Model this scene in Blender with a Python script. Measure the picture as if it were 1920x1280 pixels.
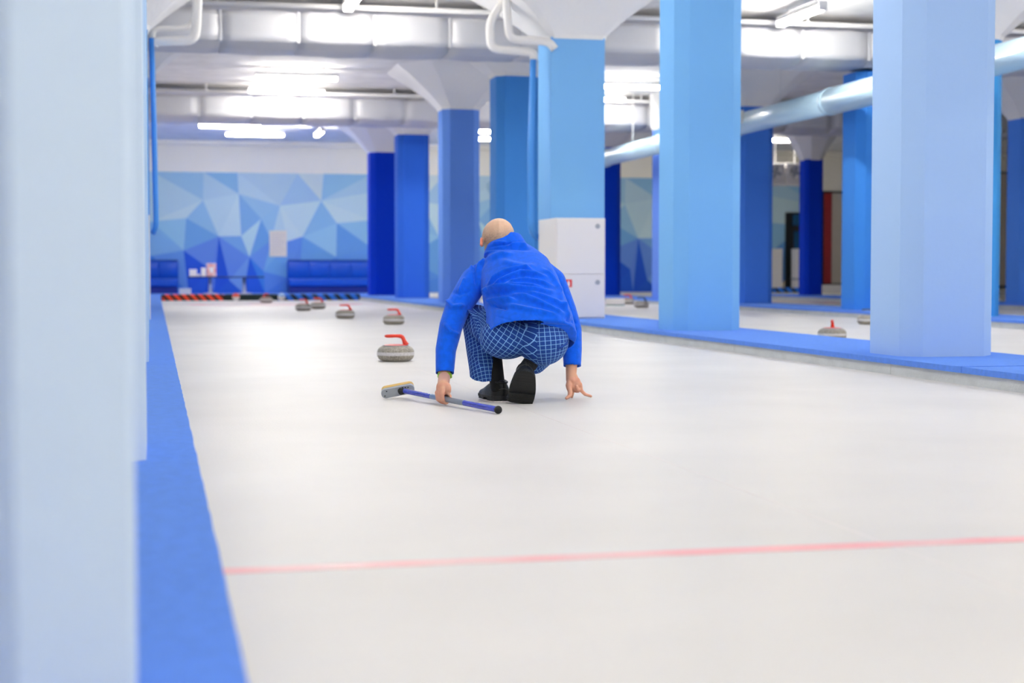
import bpy, bmesh, math, random
from mathutils import Vector, Matrix
from mathutils.bvhtree import BVHTree
random.seed(7)
for o in list(bpy.data.objects): bpy.data.objects.remove(o)
scene = bpy.context.scene
COL = scene.collection
R = math.radians

# ------------------------------------------------------------------ camera
F = 3000.0                      # focal length in pixels of the 1920x1280 frame
CAM = Vector((0, 0, 0.70))
YAW, PITCH = math.atan(670 / F), math.atan(132 / F)
fwd = Vector((math.sin(YAW) * math.cos(PITCH), math.cos(YAW) * math.cos(PITCH), -math.sin(PITCH)))
rgt = Vector((math.cos(YAW), -math.sin(YAW), 0))
upv = rgt.cross(fwd)
cd = bpy.data.cameras.new('camera'); cam = bpy.data.objects.new('camera', cd); COL.objects.link(cam)
cam.location = CAM; cam.rotation_euler = (math.pi / 2 - PITCH, 0, -YAW)
cd.sensor_width = 36; cd.lens = 36 * F / 1920; cd.clip_start = 0.05; cd.clip_end = 200
cd.dof.use_dof = True; cd.dof.focus_distance = 8.55; cd.dof.aperture_fstop = 2.3
scene.camera = cam
# ------------------------------------------------------------------ world and exposure (closed hall: the lamps do the work)
w = bpy.data.worlds.new('world'); scene.world = w; w.use_nodes = True
w.node_tree.nodes['Background'].inputs[0].default_value = (0.9, 0.95, 1, 1)
w.node_tree.nodes['Background'].inputs[1].default_value = 0.0
vs = scene.view_settings
vs.view_transform = 'Standard'; vs.look = 'None'; vs.gamma = 1; vs.use_curve_mapping = False
vs.exposure = 1.42
LAMP = 33.0

def ray(px, py): return fwd + rgt * ((px - 960) / F) - upv * ((py - 640) / F)
def at(px, py, d): return CAM + ray(px, py) * d
def ground(px, py, z=0.0):
    r = ray(px, py); return CAM + r * ((z - CAM.z) / r.z)
def wally(px, py, y):
    r = ray(px, py); return CAM + r * (y / r.y)
def proj(p):
    v = p - CAM; d = v.dot(fwd)
    return 960 + F * v.dot(rgt) / d, 640 - F * v.dot(upv) / d, d

# ------------------------------------------------------------------ materials
def lin(c):
    return tuple(((x / 255) / 12.92 if x / 255 <= .04045 else ((x / 255 + .055) / 1.055) ** 2.4) for x in c) + (1,)
MATS = {}
def mat(name, rgb, rough=.6, metal=0, spec=.5, bump=0, bscale=80, var=0, vscale=6, sheen=0, coat=0, emit=0, var2=None):
    if name in MATS: return MATS[name]
    m = bpy.data.materials.new(name); m.use_nodes = True; MATS[name] = m
    nt = m.node_tree; n = nt.nodes; b = n['Principled BSDF']
    b.inputs['Base Color'].default_value = lin(rgb); b.inputs['Roughness'].default_value = rough
    b.inputs['Metallic'].default_value = metal; b.inputs['Specular IOR Level'].default_value = spec
    if sheen:
        b.inputs['Sheen Weight'].default_value = sheen; b.inputs['Sheen Roughness'].default_value = .45
        b.inputs['Sheen Tint'].default_value = lin([min(255, c + 90) for c in rgb])
    if coat: b.inputs['Coat Weight'].default_value = coat
    if emit:
        b.inputs['Emission Color'].default_value = (1, .96, .885, 1); b.inputs['Emission Strength'].default_value = emit
    tc = n.new('ShaderNodeTexCoord')
    if var:
        t = n.new('ShaderNodeTexNoise'); t.inputs['Scale'].default_value = vscale; t.inputs['Detail'].default_value = 5
        nt.links.new(tc.outputs['Object'], t.inputs['Vector'])
        mx = n.new('ShaderNodeMix'); mx.data_type = 'RGBA'
        lo = var2 or [max(0, c * (1 - var)) for c in rgb]
        mx.inputs[6].default_value = lin(rgb); mx.inputs[7].default_value = lin(lo)
        mr = n.new('ShaderNodeMapRange'); mr.inputs[1].default_value = .4; mr.inputs[2].default_value = .65
        nt.links.new(t.outputs['Fac'], mr.inputs[0]); nt.links.new(mr.outputs[0], mx.inputs[0])
        nt.links.new(mx.outputs[2], b.inputs['Base Color'])
    if bump:
        t2 = n.new('ShaderNodeTexNoise'); t2.inputs['Scale'].default_value = bscale; t2.inputs['Detail'].default_value = 4
        nt.links.new(tc.outputs['Object'], t2.inputs['Vector'])
        bp = n.new('ShaderNodeBump'); bp.inputs['Strength'].default_value = bump; bp.inputs['Distance'].default_value = .01
        nt.links.new(t2.outputs['Fac'], bp.inputs['Height']); nt.links.new(bp.outputs[0], b.inputs['Normal'])
    return m
def attr_mat(name, attr, rough=.6, sheen=0, bump=0, bscale=100):
    m = mat(name, (200, 200, 200), rough, sheen=sheen, bump=bump, bscale=bscale)
    a = m.node_tree.nodes.new('ShaderNodeAttribute'); a.attribute_name = attr
    m.node_tree.links.new(a.outputs['Color'], m.node_tree.nodes['Principled BSDF'].inputs['Base Color'])
    return m

# ------------------------------------------------------------------ object helpers
def tag(o, label=None, cat=None, group=None, kind=None):
    if label: o['label'] = label
    if cat: o['category'] = cat
    if group: o['group'] = group
    if kind: o['kind'] = kind
    return o
def obj(name, bm, m, parent=None, smooth=False, loc=None):
    if isinstance(bm, bmesh.types.BMesh):
        me = bpy.data.meshes.new(name); bm.to_mesh(me); bm.free()
    else: me = bm
    if m is not None:
        me.materials.clear(); me.materials.append(m)
    for p in me.polygons: p.use_smooth = smooth
    o = bpy.data.objects.new(name, me); COL.objects.link(o)
    if parent is not None: o.parent = parent
    if loc is not None: o.location = loc
    return o
def thing(name, label, cat, loc=(0, 0, 0), rz=0, group=None):
    o = bpy.data.objects.new(name, None); COL.objects.link(o); o.empty_display_size = .1
    o.location = loc; o.rotation_euler = (0, 0, rz)
    return tag(o, label, cat, group)
def struct(name, bm, m, parent=None, smooth=False):
    o = obj(name, bm, m, parent, smooth)
    if parent is None: o['kind'] = 'structure'
    return o
def copy_tree(o, parent=None):
    c = o.copy(); COL.objects.link(c); c.parent = parent
    for ch in list(o.children): copy_tree(ch, c)
    return c
def NB(): return bmesh.new()
def box(bm, lo, hi, bev=0):
    lo, hi = Vector(lo), Vector(hi)
    r = bmesh.ops.create_cube(bm, size=1)['verts']
    s = hi - lo; c = (hi + lo) / 2
    for v in r: v.co = Vector((v.co.x * s.x, v.co.y * s.y, v.co.z * s.z)) + c
    if bev:
        es = list({e for v in r for e in v.link_edges})
        bmesh.ops.bevel(bm, geom=es, offset=bev, segments=2, affect='EDGES', profile=.5)
    return bm
def prism(bm, pts, z0, z1, s1=1.0, c=(0, 0)):
    lo = [bm.verts.new((x, y, z0)) for x, y in pts]
    hi = [bm.verts.new((c[0] + (x - c[0]) * s1, c[1] + (y - c[1]) * s1, z1)) for x, y in pts]
    n = len(pts)
    for i in range(n): bm.faces.new((lo[i], lo[(i + 1) % n], hi[(i + 1) % n], hi[i]))
    bm.faces.new(lo[::-1]); bm.faces.new(hi)
    return bm
def frame(d):
    d = d.normalized(); a = Vector((0, 0, 1)) if abs(d.z) < .9 else Vector((1, 0, 0))
    u = d.cross(a).normalized(); return u, u.cross(d)
def tube(bm, pts, rad, seg=12, cap=True):
    pts = [Vector(p) for p in pts]; n = len(pts)
    rad = rad if isinstance(rad, (list, tuple)) else [rad] * n
    prev = None; rings = []
    for i, p in enumerate(pts):
        t = (pts[min(i + 1, n - 1)] - pts[max(i - 1, 0)]).normalized()
        if prev is None:
            u, v = frame(t); v = t.cross(u)
        else:
            u = (prev - t * prev.dot(t)).normalized(); v = t.cross(u)
        prev = u
        rings.append([bm.verts.new(p + (u * math.cos(2 * math.pi * k / seg) + v * math.sin(2 * math.pi * k / seg)) * rad[i]) for k in range(seg)])
    for a, b in zip(rings, rings[1:]):
        for k in range(seg): bm.faces.new((a[k], a[(k + 1) % seg], b[(k + 1) % seg], b[k]))
    if cap:
        bm.faces.new(rings[0][::-1]); bm.faces.new(rings[-1])
    return bm
def bend(pts, r=.08, n=5):
    pts = [Vector(p) for p in pts]; out = [pts[0]]
    for a, b, c in zip(pts, pts[1:], pts[2:]):
        p = b + (a - b).normalized() * min(r, (a - b).length * .45); q = b + (c - b).normalized() * min(r, (c - b).length * .45)
        for k in range(n + 1):
            t = k / n; out.append(p * (1 - t) ** 2 + b * 2 * t * (1 - t) + q * t * t)
    return out + [pts[-1]]
def lathe(bm, prof, seg=32, c=(0, 0, 0)):
    rings = []
    for r, z in prof:
        if r < 1e-6: rings.append([bm.verts.new((c[0], c[1], c[2] + z))])
        else: rings.append([bm.verts.new((c[0] + r * math.cos(2 * math.pi * k / seg), c[1] + r * math.sin(2 * math.pi * k / seg), c[2] + z)) for k in range(seg)])
    for a, b in zip(rings, rings[1:]):
        for k in range(seg):
            k2 = (k + 1) % seg
            if len(a) == 1: bm.faces.new((a[0], b[k2], b[k]))
            elif len(b) == 1: bm.faces.new((a[k], a[k2], b[0]))
            else: bm.faces.new((a[k], a[k2], b[k2], b[k]))
    return bm
def capsule(bm, p, q, r1, r2, seg=16):
    p, q = Vector(p), Vector(q); t = q - p; L = t.length; t.normalize()
    pts, rad = [], []
    for k in range(1, 6):
        a = math.pi / 2 * k / 5; pts.append(p - t * r1 * math.cos(a)); rad.append(r1 * math.sin(a))
    for k in range(4, 0, -1):
        a = math.pi / 2 * k / 5; pts.append(q + t * r2 * math.cos(a)); rad.append(r2 * math.sin(a))
    # keep the rings monotone along the axis
    pts.insert(5, q.copy()); rad.insert(5, r2)
    tube(bm, pts, rad, seg)
def ellipsoid(bm, c, ax, seg=20):
    """ax: three vectors (semi-axes)"""
    r = bmesh.ops.create_uvsphere(bm, u_segments=seg, v_segments=seg // 2 + 2, radius=1)['verts']
    for v in r: v.co = Vector(c) + ax[0] * v.co.x + ax[1] * v.co.y + ax[2] * v.co.z
def remesh(bm, vox, it=4, fac=.5):
    me = bpy.data.meshes.new('tmp'); bmesh.ops.recalc_face_normals(bm, faces=bm.faces); bm.to_mesh(me); bm.free()
    o = bpy.data.objects.new('tmp', me); COL.objects.link(o)
    m = o.modifiers.new('r', 'REMESH'); m.mode = 'VOXEL'; m.voxel_size = vox
    if it:
        s = o.modifiers.new('s', 'SMOOTH'); s.iterations = it; s.factor = fac
    bpy.context.view_layer.update()
    dg = bpy.context.evaluated_depsgraph_get()
    out = bpy.data.meshes.new_from_object(o.evaluated_get(dg))
    bpy.data.objects.remove(o); bpy.data.meshes.remove(me)
    return out
def shift(me, v):
    me.transform(Matrix.Translation(v)); return me

# ------------------------------------------------------------------ palette
M_WHITE = mat('white_wall_paint', (255, 250, 236), .8, bump=.15, bscale=30)
M_CEIL = mat('white_ceiling_plaster', (246, 243, 240), .9, bump=.6, bscale=9, var=.05, vscale=2)
M_CAP = mat('white_capital_plaster', (246, 244, 242), .9, bump=.9, bscale=7)
M_PIPEW = mat('white_pipe_paint', (240, 238, 236), .5)
M_CONC = mat('concrete', (170, 170, 170), .8, var=.1)
M_KERB = mat('pale_kerb_concrete', (205, 210, 214), .75, var=.05, vscale=5, bump=.3, bscale=60)
M_FOIL = mat('foil_duct_wrap', (206, 206, 210), .5, metal=.15, bump=.5, bscale=5)
M_CARPET = mat('blue_carpet', (94, 144, 255), .95, spec=.1, bump=.6, bscale=260, var=.05, vscale=30, sheen=.35)
M_LAMP = mat('lamp_diffuser', (255, 255, 255), .5, emit=LAMP)
M_METAL = mat('brushed_steel', (200, 200, 205), .3, metal=.9)
M_DARK = mat('dark_rubber', (22, 24, 26), .7)
M_CABW = mat('white_cabinet_enamel', (236, 233, 232), .45)

# ice: slightly glossy, pebbled
M_ICE = mat('pebbled_ice', (221, 219, 217), .42, spec=.13, var=.03, vscale=.8)
nt = M_ICE.node_tree
_tc = nt.nodes.new('ShaderNodeTexCoord')
_t = nt.nodes.new('ShaderNodeTexNoise'); _t.inputs['Scale'].default_value = 90; _t.inputs['Detail'].default_value = 2
_mp = nt.nodes.new('ShaderNodeMapping'); _mp.inputs['Scale'].default_value = (1, .8, 1)
_bp = nt.nodes.new('ShaderNodeBump'); _bp.inputs['Strength'].default_value = .22; _bp.inputs['Distance'].default_value = .004
nt.links.new(_tc.outputs['Object'], _mp.inputs[0]); nt.links.new(_mp.outputs[0], _t.inputs['Vector'])
nt.links.new(_t.outputs['Fac'], _bp.inputs['Height']); nt.links.new(_bp.outputs[0], nt.nodes['Principled BSDF'].inputs['Normal'])

# ------------------------------------------------------------------ the hall
CEIL, YW, X0, X1, YB = 4.45, 47.4, -1.25, 29.0, -5.0
ZC = .11                                   # carpet level
YE = 38.6                                  # far end of the ice
struct('floor', box(NB(), (X0, YB, -.12), (X1, YW, -.03)), M_CONC)
struct('ceiling', box(NB(), (X0, YB, CEIL), (X1, YW, CEIL + .2)), M_CEIL)
wb = struct('wall_back', box(NB(), (X0, YW, -.12), (X1, YW + .2, CEIL)), M_WHITE)
struct('wall_left', box(NB(), (X0 - .2, YB, -.12), (X0, YW + .2, CEIL + .2)), M_WHITE)
struct('wall_right', box(NB(), (X1, YB, -.12), (X1 + .2, YW + .2, CEIL + .2)), M_WHITE)
struct('wall_behind', box(NB(), (X0 - .2, YB - .2, -.12), (X1 + .2, YB, CEIL + .2)), M_WHITE)

# ice sheets with painted lines
M_RED = mat('red_line_under_ice', (238, 166, 171), .4, var=.25, vscale=3, var2=(228, 198, 197))
M_PINK = mat('faint_red_ring', (226, 176, 180), .4)
M_THIN = mat('faint_centre_line', (226, 220, 218), .42, spec=.145)
LANES = [(.116, 4.859, 'white pebbled ice sheet under the crouching player'),
         (5.951, 10.159, 'white ice sheet behind the first row of blue pillars'),
         (11.271, 15.279, 'white ice sheet behind the second row of blue pillars'),
         (16.321, 28.99, 'white ice beyond the third row of blue pillars')]
for i, (a, b, lab) in enumerate(LANES):
    o = obj('ice_sheet', box(NB(), (a, YB, -.03), (b, YE, 0)), M_ICE); tag(o, lab, 'ice')
    if i == 3: continue
    g = ground(416, 1070.6)
    obj('hog_line', box(NB(), (a + .01, g.y - .037, -.001), (b - .01, g.y + .037, .0012)), M_RED, o)
    cx = (a + b) / 2
    obj('thin_guide_line', box(NB(), (a + 1.712, YB, -.001), (a + 1.718, YE - .2, .0004)), M_THIN, o)
    obj('tee_line', box(NB(), (a + .3, 33.98, -.001), (b - .3, 34.03, .0011)), M_PINK, o)
    for r0, r1 in ((1.50, 1.83), (.30, .62)):
        bm = NB(); lathe(bm, [(r0, .0009), (r1, .0009)], 64, (cx, 34.0, 0)); obj('house_ring', bm, M_PINK, o)

# carpeted walkways: kerb stones + carpet panels
def walkway(a, b, label, seams, y1):
    t = thing('carpeted_walkway', label, 'walkway', ((a + b) / 2, 0, 0))
    hw = (b - a) / 2
    obj('core', box(NB(), (-hw + .1, YB, -.03), (hw - .1, y1, .078)), M_CONC, t)
    me = None
    y = YB
    while y < y1:
        L = min(3.0, y1 - y)
        for s in (-1, 1):
            o = obj('kerb_stone', box(NB(), (-.055, .004, -.03), (.055, L - .004, .08), .004), M_KERB, t)
            o.location = (s * (hw - .055), y, 0)
        y += 3.0
    ys = [YB] + [s for s in seams] + [y1]
    for p, q in zip(ys, ys[1:]):
        bm = NB(); n = max(2, int((q - p) / .12))
        rows = []
        for k in range(n + 1):                                     # hand-cut carpet edge wanders a little
            yy = p + .004 + (q - p - .008) * k / n
            e0, e1 = random.uniform(-.0015, .0015), random.uniform(-.0015, .0015)
            zl = ZC + (.004 * random.random() if k in (0, n) else 0)
            rows.append([bm.verts.new(v) for v in ((-hw - .012 + e0, yy, .072), (-hw - .012 + e0, yy, zl), (hw + .012 + e1, yy, zl), (hw + .012 + e1, yy, .072))])
        for r0, r1 in zip(rows, rows[1:]):
            for k in range(4): bm.faces.new((r0[k], r0[(k + 1) % 4], r1[(k + 1) % 4], r1[k]))
        bm.faces.new(rows[0][::-1]); bm.faces.new(rows[-1])
        bmesh.ops.recalc_face_normals(bm, faces=bm.faces)
        obj('carpet_panel', bm, M_CARPET, t)
    return t
SE0 = [5.25, 10.35, 14.95, 20.2, 25, 30, 35]
walkway(X0 + .015, .115, 'blue carpeted walkway beside the pale pillars along the wall', SE0, YE + .3)
walkway(4.86, 5.95, 'blue carpeted walkway under the first row of pillars and white cabinet', [9.0, 14.0, 19.0, 24.2, 29, 34], YE + .3)
walkway(10.16, 11.27, 'blue carpeted walkway under the second row of pillars', [8, 13, 18, 23, 28, 33], YE + .3)
walkway(15.28, 16.32, 'blue carpeted walkway under the third row of pillars', [9, 14, 19, 24, 29, 34], YE + .3)
tag(obj('rest_area_carpet', box(NB(), (X0 + .004, YE + .3, -.03), (6.6, YW - .006, .06)), M_CARPET), 'blue carpet of the rest area in front of the mural', 'carpet')

tag(obj('rest_area_floor', box(NB(), (6.6, YE + .3, -.03), (X1 - .004, YW - .006, .06)), mat('pale_floor_screed', (214, 212, 210), .6, var=.05)), 'pale floor of the far area behind the ice sheets', 'floor')

# ------------------------------------------------------------------ lamps
def fixture(x, y, along, label, group):
    ends = [proj(Vector((x + (0 if along else e * .76), y + (e * .76 if along else 0), CEIL - .17))) for e in (-1, 1)]
    off = all(d <= 0 or not (0 <= px <= 1920 and 0 <= py <= 1280) for px, py, d in ends)
    sfx = '_offscreen' if off else ''
    t = thing('ceiling_lamp' + sfx, label, 'lamp', (x, y, CEIL), 0 if along else math.pi / 2, group)
    obj('housing', box(NB(), (-.07, -.75, -.118), (.07, .75, -.10), .004), M_PIPEW, t)
    for e in (-1, 1): obj('added_light_skirt', box(NB(), (e * .070 - .003, -.75, -.165), (e * .070 + .003, .75, -.10)), M_PIPEW, t)  # skirts added to block sideways lamp light from the ceiling
    for y_ in (-.5, .5): obj('hanger', box(NB(), (-.008, y_ - .008, -.11), (.008, y_ + .008, .002)), M_PIPEW, t)
    for e in (-1, 1): obj('end_cap', box(NB(), (-.065, e * .75 - .01, -.235), (.065, e * .75 + .01, -.112), .004), M_PIPEW, t)
    bm = NB(); box(bm, (-.065, -.74, -.23), (.065, .74, -.115), .03)
    obj('diffuser' + sfx, bm, M_LAMP, t)
    return t
LX = [(2.6, 'the player\'s ice sheet'), (8.85, 'the second ice sheet'), (14.3, 'the third ice sheet')]
for x, nm in LX:
    for y in (-2.9, 1.9, 6.7, 11.5, 16.3):
        fixture(x, y, True, 'lengthwise white tube lamp over ' + nm + ' before the cabinet pillar', 'lengthwise lamps over ' + nm)
    fixture(x, 21.1, True, 'lengthwise white tube lamp right before the near air duct over ' + nm, 'lamps before the near duct')
    if x > 10: continue
    for y, w_ in ((29.9, 'between the two air ducts'), (32.2, 'right before the far air duct'), (40.2, 'above the tables of the rest area'), (42.5, 'close to the mural wall')):
        fixture(1.85 if x < 5 and y == 40.2 else x, y, False, 'crosswise white tube lamp over ' + nm + ' ' + w_, 'crosswise lamps ' + w_)
fixture(4.2, 41.6, True, 'single lengthwise white tube lamp near the mural', None)
fixture(16.4, 41.2, False, 'crosswise white tube lamp above the hung fan units', None)

# ------------------------------------------------------------------ pillars
def octa(h=.35, c=.12):
    return [(-h, -h + c), (-h + c, -h), (h - c, -h), (h, -h + c), (h, h - c), (h - c, h), (-h + c, h), (-h, h - c)]
def pillar(x, y, ztop, rgb, label, sq=False, capw=1.2, h=.35, capital=True):
    """x: left face, y: front face"""
    t = thing('pillar', label, 'pillar', (x + h, y + h, ZC))
    k = 'pillar_paint_%d_%d_%d' % tuple(rgb)
    m = mat(k, rgb, .8, bump=.12, bscale=25, spec=.15)
    pts = [(-h, -h), (h, -h), (h, h), (-h, h)] if sq else octa(h, h * .343)
    obj('shaft', prism(NB(), pts, -.004, ztop - ZC), m, t)
    if not capital: return t
    bm = NB(); P = octa(h + .015, .15 if not sq else .06); z0, z1 = ztop - ZC - .02, CEIL - ZC
    prof = [(1.0, z0), (1.06, z0 + .05)] + [(1 + (capw / h - 1) * (u ** 1.1), z0 + .05 + (z1 - z0 - .05) * u) for u in (.3, .6, .85, 1)]
    rings = []
    for s, z in prof:
        rings.append([bm.verts.new((px * s * random.uniform(.985, 1.015), py * s * random.uniform(.985, 1.015), z)) for px, py in P])
    for a, b in zip(rings, rings[1:]):
        for i in range(8): bm.faces.new((a[i], a[(i + 1) % 8], b[(i + 1) % 8], b[i]))
    bm.faces.new(rings[0][::-1]); bm.faces.new(rings[-1])
    obj('capital', bm, M_CAP, t, smooth=False)
    return t
def xy(px, d):            # world x,y of a point seen at column px at depth d
    p = at(px, 508, d); return p.x, p.y
def zt(py, d): return .70 + (508 - py) * d / F
ROW1 = [(1687, 11.07, 3.75, (168, 201, 246), 'pale blue chamfered pillar, palest of its row, on the walkway carpet', False),
        (1262, 15.9, 3.75, (124, 186, 245), 'sky blue chamfered pillar between the pale pillar and the cabinet pillar', False),
        (930, 25.2, zt(143, 25.2), (76, 150, 232), 'medium blue pillar just behind the one with the white cabinet', False),
        (830, 29.8, zt(205, 29.8), (106, 154, 240), 'periwinkle blue pillar between two deeper blue pillars', False),
        (746, 35.2, zt(252, 35.2), (54, 114, 232), 'strong blue pillar beside the darkest royal blue pillar', False),
        (694, 39.0, zt(285, 39.0), (2, 62, 208), 'dark royal blue pillar next to the tufted bench by the mural', False)]
for px, d, zz, c, lab, sq in ROW1:
    x, y = xy(px, d); pillar(x, y - .12, zz, c, lab, sq)
x5, y5 = xy(1033, 20.8)
pillar(x5, y5, zt(72, 20.8), (128, 188, 245), 'square sky blue pillar with a white cabinet and downpipe', True, h=.36)
# second and third rows
def by_right(px, xr):     # y of the front of a pillar whose right edge is seen at px
    a = YAW + math.atan((px - 960) / F); return xr / math.tan(a)
XR = 10.35
pillar(XR, by_right(1163, XR + .7) - .12, 3.7, (2, 66, 206), 'dark blue second-row pillar beside the cabinet pillar')
pillar(XR, by_right(1222, XR) - .58, 3.7, (104, 146, 238), 'periwinkle second-row pillar half hidden by the sky blue pillar', capw=.40)
pillar(XR, by_right(1447, XR + .7) - .12, 3.7, (74, 132, 234), 'bright blue second-row pillar under the big pale pipe')
pillar(XR, by_right(1577, XR) - .58, 3.7, (66, 142, 232), 'azure second-row pillar beside the palest pillar, under the pipe', capital=False)
pillar(XR - .28, by_right(1873, XR + .42) - .12, 3.7, (70, 158, 228), 'light azure second-row pillar almost hidden by the palest pillar')
pillar(15.62, by_right(1541, 16.1) - .08, zt(300, 39.5), (2, 62, 208), 'dark royal blue third-row pillar beside the red panel', h=.24, capw=.8)
pillar(15.4, by_right(1885, 15.4) - .58, zt(227, 29.8), (80, 138, 236), 'blue third-row pillar far to the side of the hall')
# pale pillars beside the camera lane
XL = -.03 - .70
for y, lab in ((1.80, 'very pale blue chamfered pillar standing before the first carpet seam'),
               (5.0, 'pale blue chamfered pillar at the first carpet seam')):
    pillar(XL, y, 3.75, (206, 225, 245), lab)
pillar(XL - .01, 10.55, 3.75, (176, 206, 240), 'light blue pillar at the second carpet seam')
pillar(XL - .02, 15.4, 3.75, (140, 190, 240), 'light blue pillar at the third carpet seam')
pillar(XL - .03, 20.3, 3.7, (112, 172, 238), 'sky blue pillar along the wall carrying a leaning downpipe')
pillar(XL - .03, 25.4, 3.7, (88, 150, 236), 'blue pillar along the wall behind the downpipe pillar')

# ------------------------------------------------------------------ ducts and pipes under the ceiling
def duct(y0, y1, z0, z1, label, seed):
    rnd = random.Random(seed)
    t = thing('air_duct', label, 'duct', (0, y0, z0))
    x = X0 + .05; L = 1.05
    while x < X1 - .2:
        e = min(x + L, X1 - .06)
        bm = NB()
        nx, ny, nz = 6, 6, 4
        box(bm, (x + .004, 0, 0), (e - .004, y1 - y0, z1 - z0))
        bmesh.ops.subdivide_edges(bm, edges=bm.edges[:], cuts=5, use_grid_fill=True)
        for v in bm.verts:
            u = (v.co.x - x) / (e - x); q = .02 * math.sin(math.pi * min(1, max(0, u)))
            a = (v.co.y / (y1 - y0)) * 2 - 1; b = (v.co.z / (z1 - z0)) * 2 - 1
            n = rnd.uniform(-.008, .008)
            v.co.y += a * (q + n); v.co.z += b * (q * .8 + n) 
            # rounded lower edges of the wrap
            if b < -.9 and abs(a) > .9: v.co.z += .07; v.co.y -= a * .05
        obj('duct_section', bm, M_FOIL, t, smooth=True)
        bm = NB(); box(bm, (e - .02, -.012, .05), (e + .02, y1 - y0 + .012, z1 - z0 + .01), .008)
        obj('joint_band', bm, M_FOIL, t)
        x = e
    return t
D1Y, D2Y = 22.1, 32.9
duct(D1Y, D1Y + .98, 3.75, 4.22, 'foil-wrapped air duct crossing above the cabinet pillar', 1)
duct(D2Y, D2Y + 1.15, 3.75, 4.22, 'foil-wrapped air duct crossing farther down near the mural', 2)
for yy, lab in ((D1Y, 'near air duct'), (D2Y, 'far air duct')):
    t = thing('cable_tray', 'white cable tray hung on rods above the ' + lab, 'cable tray', (0, yy - .05, 4.26))
    bm = NB(); tube(bm, [(X0 + .05, 0, .045), (X1 - .05, 0, .045)], .036, 10); obj('rail', bm, M_PIPEW, t, True)
    x = X0 + .7
    while x < 22:
        bm = NB(); tube(bm, [(x, -.02, .03), (x, -.02, .24)], .018, 8); obj('hanger_rod', bm, M_PIPEW, t, True); x += random.choice((1.1, 1.6, .9, 2.2))
# soffit beam at the mural wall
struct('trim_1', box(NB(), (X0 + .01, YW - .35, CEIL - .12), (X1 - .01, YW + .01, CEIL + .02), .02), M_WHITE)

# big pale blue pipe along the lanes
M_PALEPIPE = mat('pale_blue_pipe_paint', (190, 222, 240), .35, coat=.3)
t = thing('ventilation_pipe', 'large round pale blue pipe running along the second pillar row', 'pipe', (9.93, 0, 3.24))
y = 2.0; k = 0
while y < 46:
    e = min(y + 4.1, 47.0); r = .2 if k % 2 == 0 else .186
    bm = NB(); tube(bm, [(0, y, 0), (0, e, 0)], r, 28); o = obj('pipe_section', bm, M_PALEPIPE, t, True)
    for p in o.data.polygons: p.use_smooth = len(p.vertices) == 4
    bm = NB(); tube(bm, [(0, e - .05, 0), (0, e + .05, 0)], .208, 28); o = obj('pipe_collar', bm, M_PALEPIPE, t, True)
    bm = NB(); tube(bm, [(0, y + 2, .19), (0, y + 2, CEIL - 3.24)], .012, 8); obj('hanger_rod', bm, M_PIPEW, t, True)
    y = e; k += 1
g = at(1408, 224, 27.2)
bm = NB(); box(bm, (9.65, g.y - .1, 3.2), (9.76, g.y + .1, 3.42), .01)
tag(obj('junction_box', bm, M_PIPEW), 'small white junction box fixed on the pale blue pipe', 'junction box')

# white bent pipes + blue downpipe at the cabinet pillar
def pipe(name, pts, r, m, label, cat='pipe', br=.12):
    bm = NB(); tube(bm, bend(pts, br), r, 14); o = obj(name, bm, m, None, True)
    return tag(o, label, cat)
d5 = 20.75
pipe('bent_pipe', [at(1001, 112, d5), at(1001, 98, d5), at(920, 92, d5), at(918, 40, d5), at(950, -6, d5 + .1), at(965, -40, d5 + .3)], .055, M_PIPEW, 'outer white bent pipe leaving the square pillar below the ceiling')
pipe('bent_pipe', [at(1040, 92, d5 - .1), at(1028, 77, d5 - .1), at(955, 74, d5 - .1), at(950, 14, d5 - .1), at(952, -60, d5)], .055, M_PIPEW, 'inner white bent pipe leaving the square pillar below the ceiling')
M_BPIPE = mat('blue_pipe_paint', (70, 150, 234), .5)
pipe('downpipe', [at(1000, 106, d5), at(995, 300, d5), at(996, 434, d5), at(1012, 447, d5 + .2)], .042, M_BPIPE, 'blue downpipe on the square pillar with the cabinet')
pipe('bent_pipe', [at(288, 86, 20.2), at(292, 78, 20.2), at(366, 76, 20.2), at(370, 20, 20.2), at(372, -60, 20.2)], .06, M_PIPEW, 'thick white bent pipe over the pale wall-side pillars')
pipe('bent_pipe', [at(286, 72, 20.3), at(288, 54, 20.3), at(352, 53, 20.4), at(366, 30, 20.4), at(368, -50, 20.5)], .035, M_PIPEW, 'thin white bent pipe over the pale wall-side pillars')
pipe('downpipe', [at(284, 72, 20.15), at(289, 250, 20.15), at(293, 424, 20.15), at(288, 436, 20.25)], .035, M_BPIPE, 'leaning blue downpipe on the wall-side pillars')

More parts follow.
